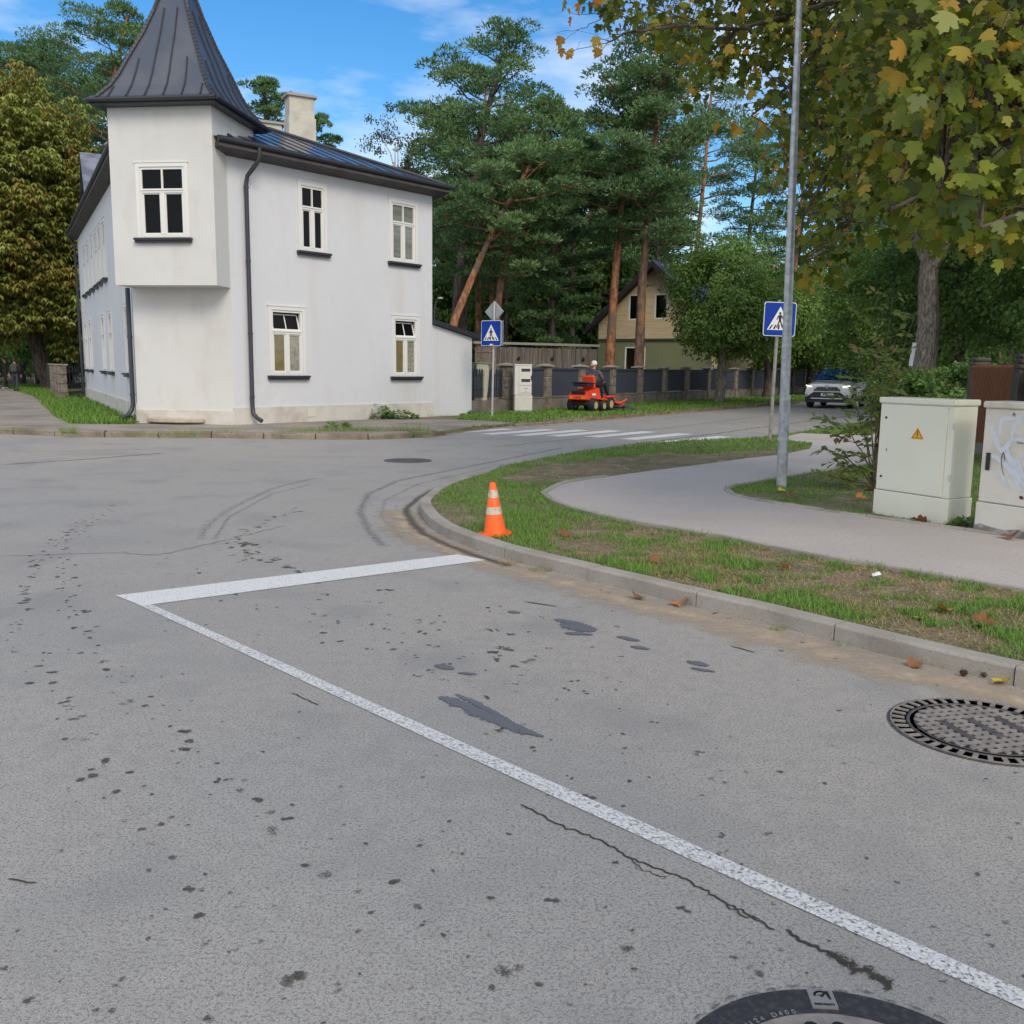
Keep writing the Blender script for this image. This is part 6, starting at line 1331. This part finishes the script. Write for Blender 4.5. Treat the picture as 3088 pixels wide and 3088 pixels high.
b=MB(); b.add([(-.34,-.98,.40),(.34,-.98,.40),(.36,-.05,.42),(-.36,-.05,.42),(-.32,-.93,.66),(.32,-.93,.66),(.30,-.10,.80),(-.30,-.10,.80)],[(0,3,2,1),(4,5,6,7),(0,1,5,4),(1,2,6,5),(2,3,7,6),(3,0,4,7)]); b.box((-.38,-1.0,.40),(.38,-.90,.56),bev=.03); part('engine_cover',b,RED,mw_,bevel=.03)
b=MB(); b.box((-.27,-.965,.58),(.27,-.925,.70),bev=.01); part('rear_grille',b,BLACKP,mw_)
for sx in (-.24,.24): b=MB(); b.box((sx-.08,-1.012,.44),(sx+.08,-1.001,.52)); part('tail_light',b,mat('amber_light',(.85,.25,.02),.3),mw_)
b=MB(); b.box((.345,-.62,.55),(.352,-.38,.62)); part('side_badge',b,SWHITE,mw_)
b=MB(); b.add([(-.46,-.15,.40),(.46,-.15,.40),(.44,.85,.36),(-.44,.85,.36),(-.46,-.15,.46),(.46,-.15,.46),(.40,.85,.42),(-.40,.85,.42)],[(0,3,2,1),(4,5,6,7),(0,1,5,4),(1,2,6,5),(2,3,7,6),(3,0,4,7)]); b.box((.25,.2,.46),(.50,.68,.53),bev=.03); b.box((-.50,.2,.46),(-.25,.68,.53),bev=.03); part('footplate',b,RED,mw_,bevel=.015)
b=MB(); b.box((-.24,-.22,.72),(.24,.26,.82),bev=.04); part('seat',b,BLACKP,mw_); b=MB(Matrix.Translation((0,-.24,.78))@Matrix.Rotation(R_(10),4,'X')); b.box((-.25,-.06,0),(.25,.05,.44),bev=.04); part('backrest',b,RED,mw_)
b=MB(Matrix.Translation((0,-.60,.84))@Matrix.Rotation(R_(-4),4,'X')); b.box((-.30,-.26,0),(.30,.20,.10),bev=.04); b.box((-.34,-.30,.10),(.32,.18,.15),bev=.02); part('rear_box',b,mat('dark_blue_box',(.03,.033,.05),.5),mw_)
b=MB(); b.tube([(0,.62,.45),(0,.50,.95)],.03,8); b.lathe([(.165,-.012),(.185,0),(.165,.012),(.150,0)],24,Matrix.Translation((0,.48,.97))@Matrix.Rotation(R_(25),4,'X')); part('steering_wheel',b,BLACKP,mw_)
b=MB(); b.add([(-.30,.85,.30),(.30,.85,.30),(.5,1.28,.18),(-.5,1.28,.18),(-.30,.85,.36),(.30,.85,.36),(.5,1.28,.30),(-.5,1.28,.30)],[(0,3,2,1),(4,5,6,7),(0,1,5,4),(1,2,6,5),(2,3,7,6),(3,0,4,7)]); b.tube([(.42,1.1,.25),(.60,1.30,.40)],.03,6); part('deck_arm',b,RED,mw_)
b=MB(); b.box((-.58,.95,.08),(.58,1.5,.20),bev=.05); b.add([(.58,1.0,.2),(.58,1.42,.2),(.88,1.38,.09),(.88,1.05,.09),(.58,1.0,.16),(.58,1.42,.16),(.88,1.38,.06),(.88,1.05,.06)],[(0,1,2,3),(7,6,5,4),(0,3,7,4),(3,2,6,7),(2,1,5,6)]); part('cutting_deck',b,mat('deck_grey',(.06,.065,.075),.5),mw_)
rd=thing('person','person in grey jacket and white cap worn backwards driving the red mower','person',(2.72,32.6,.10),R_(-36))
J={'pelvis':(0,-.05,.93,(.17,.14)),'belly':(0,-.07,1.07,(.16,.125)),'chest':(0,-.04,1.27,(.20,.13)),'neckb':(0,0,1.41,(.09,.08)),'neck':(0,.02,1.46,.058),'jaw':(0,.05,1.525,(.065,.075)),'head':(0,.04,1.59,(.08,.092)),'crown':(0,.03,1.65,(.06,.07))}
B=[('pelvis','belly',1),('belly','chest',1),('chest','neckb',4),('neckb','neck',0),('neck','jaw',0),('jaw','head',0),('head','crown',0)]
for sd,n in ((-1,'l'),(1,'r')):
    J[n+'hip']=(sd*.11,.02,.90,.10); J[n+'kn']=(sd*.19,.44,.92,.075); J[n+'an']=(sd*.19,.68,.53,.050); J[n+'to']=(sd*.20,.86,.52,.045); B+=[('pelvis',n+'hip',2),(n+'hip',n+'kn',2),(n+'kn',n+'an',2),(n+'an',n+'to',3)]
    J[n+'sh']=(sd*.215,-.02,1.36,.075); J[n+'el']=(sd*.29,.13,1.12,.056); J[n+'wr']=(sd*.16,.36,.99,.034); B+=[('chest',n+'sh',4),(n+'sh',n+'el',1),(n+'el',n+'wr',1)]; hand(J,B,n+'wr',sd,(0,.8,.1),1)
figure('body',J,B,[SKINM,mat('grey_jacket',(.13,.12,.125),.85),BT,mat('work_shoes',(.03,.028,.025),.7),mat('dark_yoke',(.05,.055,.062),.85)],rd)
c=MB(); c.lathe([(.098,-.03),(.104,.0),(.100,.045),(.08,.085),(.045,.108),(.003,.114)],20,Matrix.Translation((0,.035,1.605))); part('cap',c,mat('cap_white',(.66,.66,.64),.8),rd,smooth=True)
c=MB(Matrix.Translation((0,-.055,1.575))@Matrix.Rotation(R_(28),4,'X')); c.prism([(.075*math.cos(math.pi*i/8)*1.05,-.075*math.sin(math.pi*i/8)) for i in range(9)],-.006,.008); part('cap_peak',c,mat('cap_peak_orange',(.66,.25,.12),.8),rd); face_bits(rd,0,.04,1.585,math.pi)
# ================================================================ CAR   (local: front -y, ground z=0)
WHT=mat('car_white',(.86,.87,.87),.18,coat=.8); GLS=mat('car_glass',(.010,.014,.022),.03,spec=1.0,coat=.6); BLK=mat('car_black_trim',(.012,.012,.013),.4); GBL=mat('car_gloss_black',(.008,.008,.010),.08,coat=1)
car=thing('car','white compact SUV with black roof and its lights on driving towards the crossing','car',(13.15,40.0,.0),R_(-29)); car.scale=(1.05,1.05,1.05); 
def loft(sts, m, nm, par, mirror=True, **k):
    b=MB(); n=len(sts[0][1]); vs=[]
    for y,pf in sts: vs+=[(-x,y,z) for x,z in pf]+[(x,y,z) for x,z in reversed(pf)]
    w_=2*n; fs=[(i*w_+j,i*w_+(j+1)%w_,(i+1)*w_+(j+1)%w_,(i+1)*w_+j) for i in range(len(sts)-1) for j in range(w_)]
    fs+=[tuple(range(w_)),tuple(reversed(range((len(sts)-1)*w_,len(sts)*w_)))]; b.add(vs,fs); return part(nm,b,m,par,**k)
def sec(wb,zb,wm,zm,ws,zs,zt,wt): return [(0,zt),(wt*.6,zt),(wt,zt-.02),(ws,zs),(wm,zm),(wb,zb),(0,zb)]
body=loft([(0.02,sec(.70,.46,.76,.62,.70,.84,.90,.55)),(.07,sec(.80,.42,.87,.60,.80,.88,.98,.62)),(.30,sec(.86,.40,.915,.62,.86,.93,1.03,.68)),(.9,sec(.88,.38,.93,.66,.89,.98,1.08,.72)),(1.30,sec(.88,.38,.93,.68,.90,1.01,1.12,.74)),
  (2.6,sec(.88,.38,.925,.70,.90,1.05,1.12,.76)),(3.6,sec(.88,.38,.93,.72,.90,1.09,1.14,.76)),(4.3,sec(.86,.42,.91,.74,.86,1.10,1.15,.74)),(4.55,sec(.78,.52,.84,.78,.78,1.08,1.13,.66))],WHT,'body',car,smooth=True)
loft([(1.12,[(0,1.13),(.60,1.125),(.76,1.10),(.80,1.0),(0,1.0)]),(1.95,[(0,1.62),(.50,1.61),(.60,1.57),(.86,1.06),(0,1.0)]),(2.4,[(0,1.66),(.52,1.655),(.62,1.60),(.875,1.08),(0,1.0)]),(3.6,[(0,1.645),(.52,1.64),(.61,1.59),(.87,1.10),(0,1.0)]),(4.25,[(0,1.58),(.48,1.57),(.56,1.52),(.82,1.13),(0,1.0)]),(4.5,[(0,1.20),(.55,1.19),(.70,1.15),(.76,1.10),(0,1.0)])],GLS,'windows',car)
loft([(1.90,[(0,1.625),(.50,1.615),(.575,1.58),(0,1.57)]),(2.4,[(0,1.69),(.52,1.68),(.615,1.615),(0,1.60)]),(3.6,[(0,1.67),(.52,1.665),(.61,1.60),(0,1.58)]),(4.35,[(0,1.62),(.48,1.60),(.56,1.54),(0,1.52)])],GBL,'roof',car,smooth=True)
for sx in (-1,1):
    b=MB(); b.tube([(sx*.77,1.15,1.10),(sx*.59,1.95,1.60),(sx*.61,2.6,1.63),(sx*.60,4.0,1.60)],.035,6); b.tube([(sx*.885,2.75,1.08),(sx*.62,2.80,1.60)],.035,6); part('pillar',b,GBL,car)
    b=MB(); b.box((sx*.92-.02,1.38,1.08),(sx*1.04+.0,1.52,1.22),bev=.03); b.tube([(sx*.86,1.45,1.10),(sx*.96,1.45,1.12)],.02,6); part('side_mirror',b,GBL,car)
    b=MB(); b.tube([(sx*.53,2.1,1.70),(sx*.55,3.0,1.74),(sx*.53,4.0,1.69)],.018,6); part('roof_rail',b,mat('silver_trim',(.5,.52,.54),.3,metal=.7),car)
    for y in (.88,3.60):
        wheel(car,sx*.80,y,.36,.23,mat('alloy_dark',(.12,.12,.125),.35,metal=.6))
        b=MB(Matrix.Translation((sx*.905,y,.36))@Matrix.Rotation(R_(90),4,'Y')); n=20; pr=[(math.cos(a)*r_,math.sin(a)*r_) for r_,rng_ in ((.47,[math.pi*i/n for i in range(n+1)]),(.375,[math.pi*(n-i)/n for i in range(n+1)])) for a in rng_]
        b.prism([(-y_,x_) for x_,y_ in pr],-.03,.035); part('wheel_arch',b,BLK,car)
    b=MB(); b.box((sx*.90-.03,1.25,.34),(sx*.90+.03,3.22,.50),bev=.02); part('side_sill',b,BLK,car)
    b=MB(); b.add([(sx*.52,.045,.86),(sx*.84,.13,.93),(sx*.86,.28,.955),(sx*.86,.22,.80),(sx*.62,.05,.80)],[(0,1,2,3,4)]); b2=MB(); 
    b2.add([(sx*.48,.015,.86),(sx*.80,.055,.915),(sx*.875,.26,.93),(sx*.86,.16,.84),(sx*.64,.02,.79),(sx*.48,.06,.86),(sx*.80,.10,.915),(sx*.85,.28,.93),(sx*.82,.2,.84),(sx*.64,.06,.79)],[(0,1,2,3,4),(0,4,9,5),(4,3,8,9),(3,2,7,8),(0,5,6,1),(1,6,7,2)]); hl=part('headlight',b2,mat('headlight_lens',(.25,.26,.27),.1,coat=1),car)
    b3=MB(); b3.tube([(sx*.60,.005,.865),(sx*.78,.035,.900),(sx*.85,.15,.91)],.012,6); q=b3.build('running_light',mat('running_light',(.9,.85,.7),.4,emis=((1,.86,.6),3.0))); q.parent=hl
    b=MB(); b.add([(sx*.70,.03,.66),(sx*.84,.09,.70),(sx*.80,.07,.48),(sx*.76,.03,.47),(sx*.70,.06,.66),(sx*.83,.12,.70),(sx*.79,.1,.48),(sx*.76,.06,.47)],[(0,1,2,3),(0,3,7,4),(3,2,6,7),(2,1,5,6),(1,0,4,5)]); b.box((sx*.78-.02,.025,.52),(sx*.78+.02,.05,.56)); part('fog_lamp',b,BLK,car)
b=MB(); gx=Matrix(((1,0,0,0),(0,0,-1,0),(0,1,0,0),(0,0,0,1)))
b.prism([(-.52,.70),(.52,.70),(.50,.76),(.36,.86),(-.36,.86),(-.50,.76)],-.025,.012,gx); gr=part('grille',b,BLK,car)
b=MB()
for z,hw in ((.725,.48),(.775,.44),(.825,.36)):
    for i in range(-3,4):
        x=i*.135; 
        if abs(x)+.05<hw+.03: b.box((x-.05,-.02,z-.007),(x+.05,-.0122,z+.009))
q=b.build('grille_bars',mat('grille_grey',(.22,.22,.22),.4,metal=.5)); q.parent=gr
b=MB(Matrix.Translation((0,-.018,.868))@Matrix.Rotation(R_(90),4,'X'))
def ell(a_,b_,cx,cy,w_): b.tube([(cx+a_*math.cos(2*math.pi*i/24),cy+b_*math.sin(2*math.pi*i/24),0) for i in range(25)],w_,6,cap=False)
ell(.085,.056,0,0,.009); ell(.032,.052,0,0,.007); ell(.055,.020,0,.024,.006); part('emblem',b,mat('emblem_blue_chrome',(.45,.55,.70),.2,metal=.7),car)
b=MB(); b.prism([(-.80,.36),(.80,.36),(.82,.44),(.50,.655),(-.50,.655),(-.82,.44)],-.05,.010,gx); lb=part('lower_bumper',b,BLK,car)
b=MB(); b.box((-.62,-.030,.375),(.62,.0,.415),bev=.012); part('skid_bar',b,MATS['silver_trim'],car)
b=MB(); b.box((-.26,-.032,.50),(.26,-.0125,.61)); pt=part('number_plate',b,SWHITE,car); b=MB(); b.box((-.26,-.034,.50),(-.215,-.0322,.61)); q=b.build('country_band',BLUE); q.parent=pt
text('MV-1820',.092,'plate_lettering',SBLACK,pt,Matrix.Translation((.02,-.0335,.555))@Matrix.Rotation(R_(90),4,'X'),.0008,.001)
b=MB(); b.box((-.84,.05,.24),(.84,4.5,.40)); part('underbody',b,BLK,car)
b=MB(); b.tube([(-.66,.20,1.075),(0,.12,1.05),(.66,.20,1.075)],.012,5); part('bonnet_edge',b,BLK,car)
b=MB(); b.tube([(-.5,1.06,1.145),(-.05,1.18,1.16)],.010,5); b.tube([(.0,1.06,1.145),(.45,1.18,1.16)],.010,5); part('wiper',b,BLK,car)['kind']='stuff'
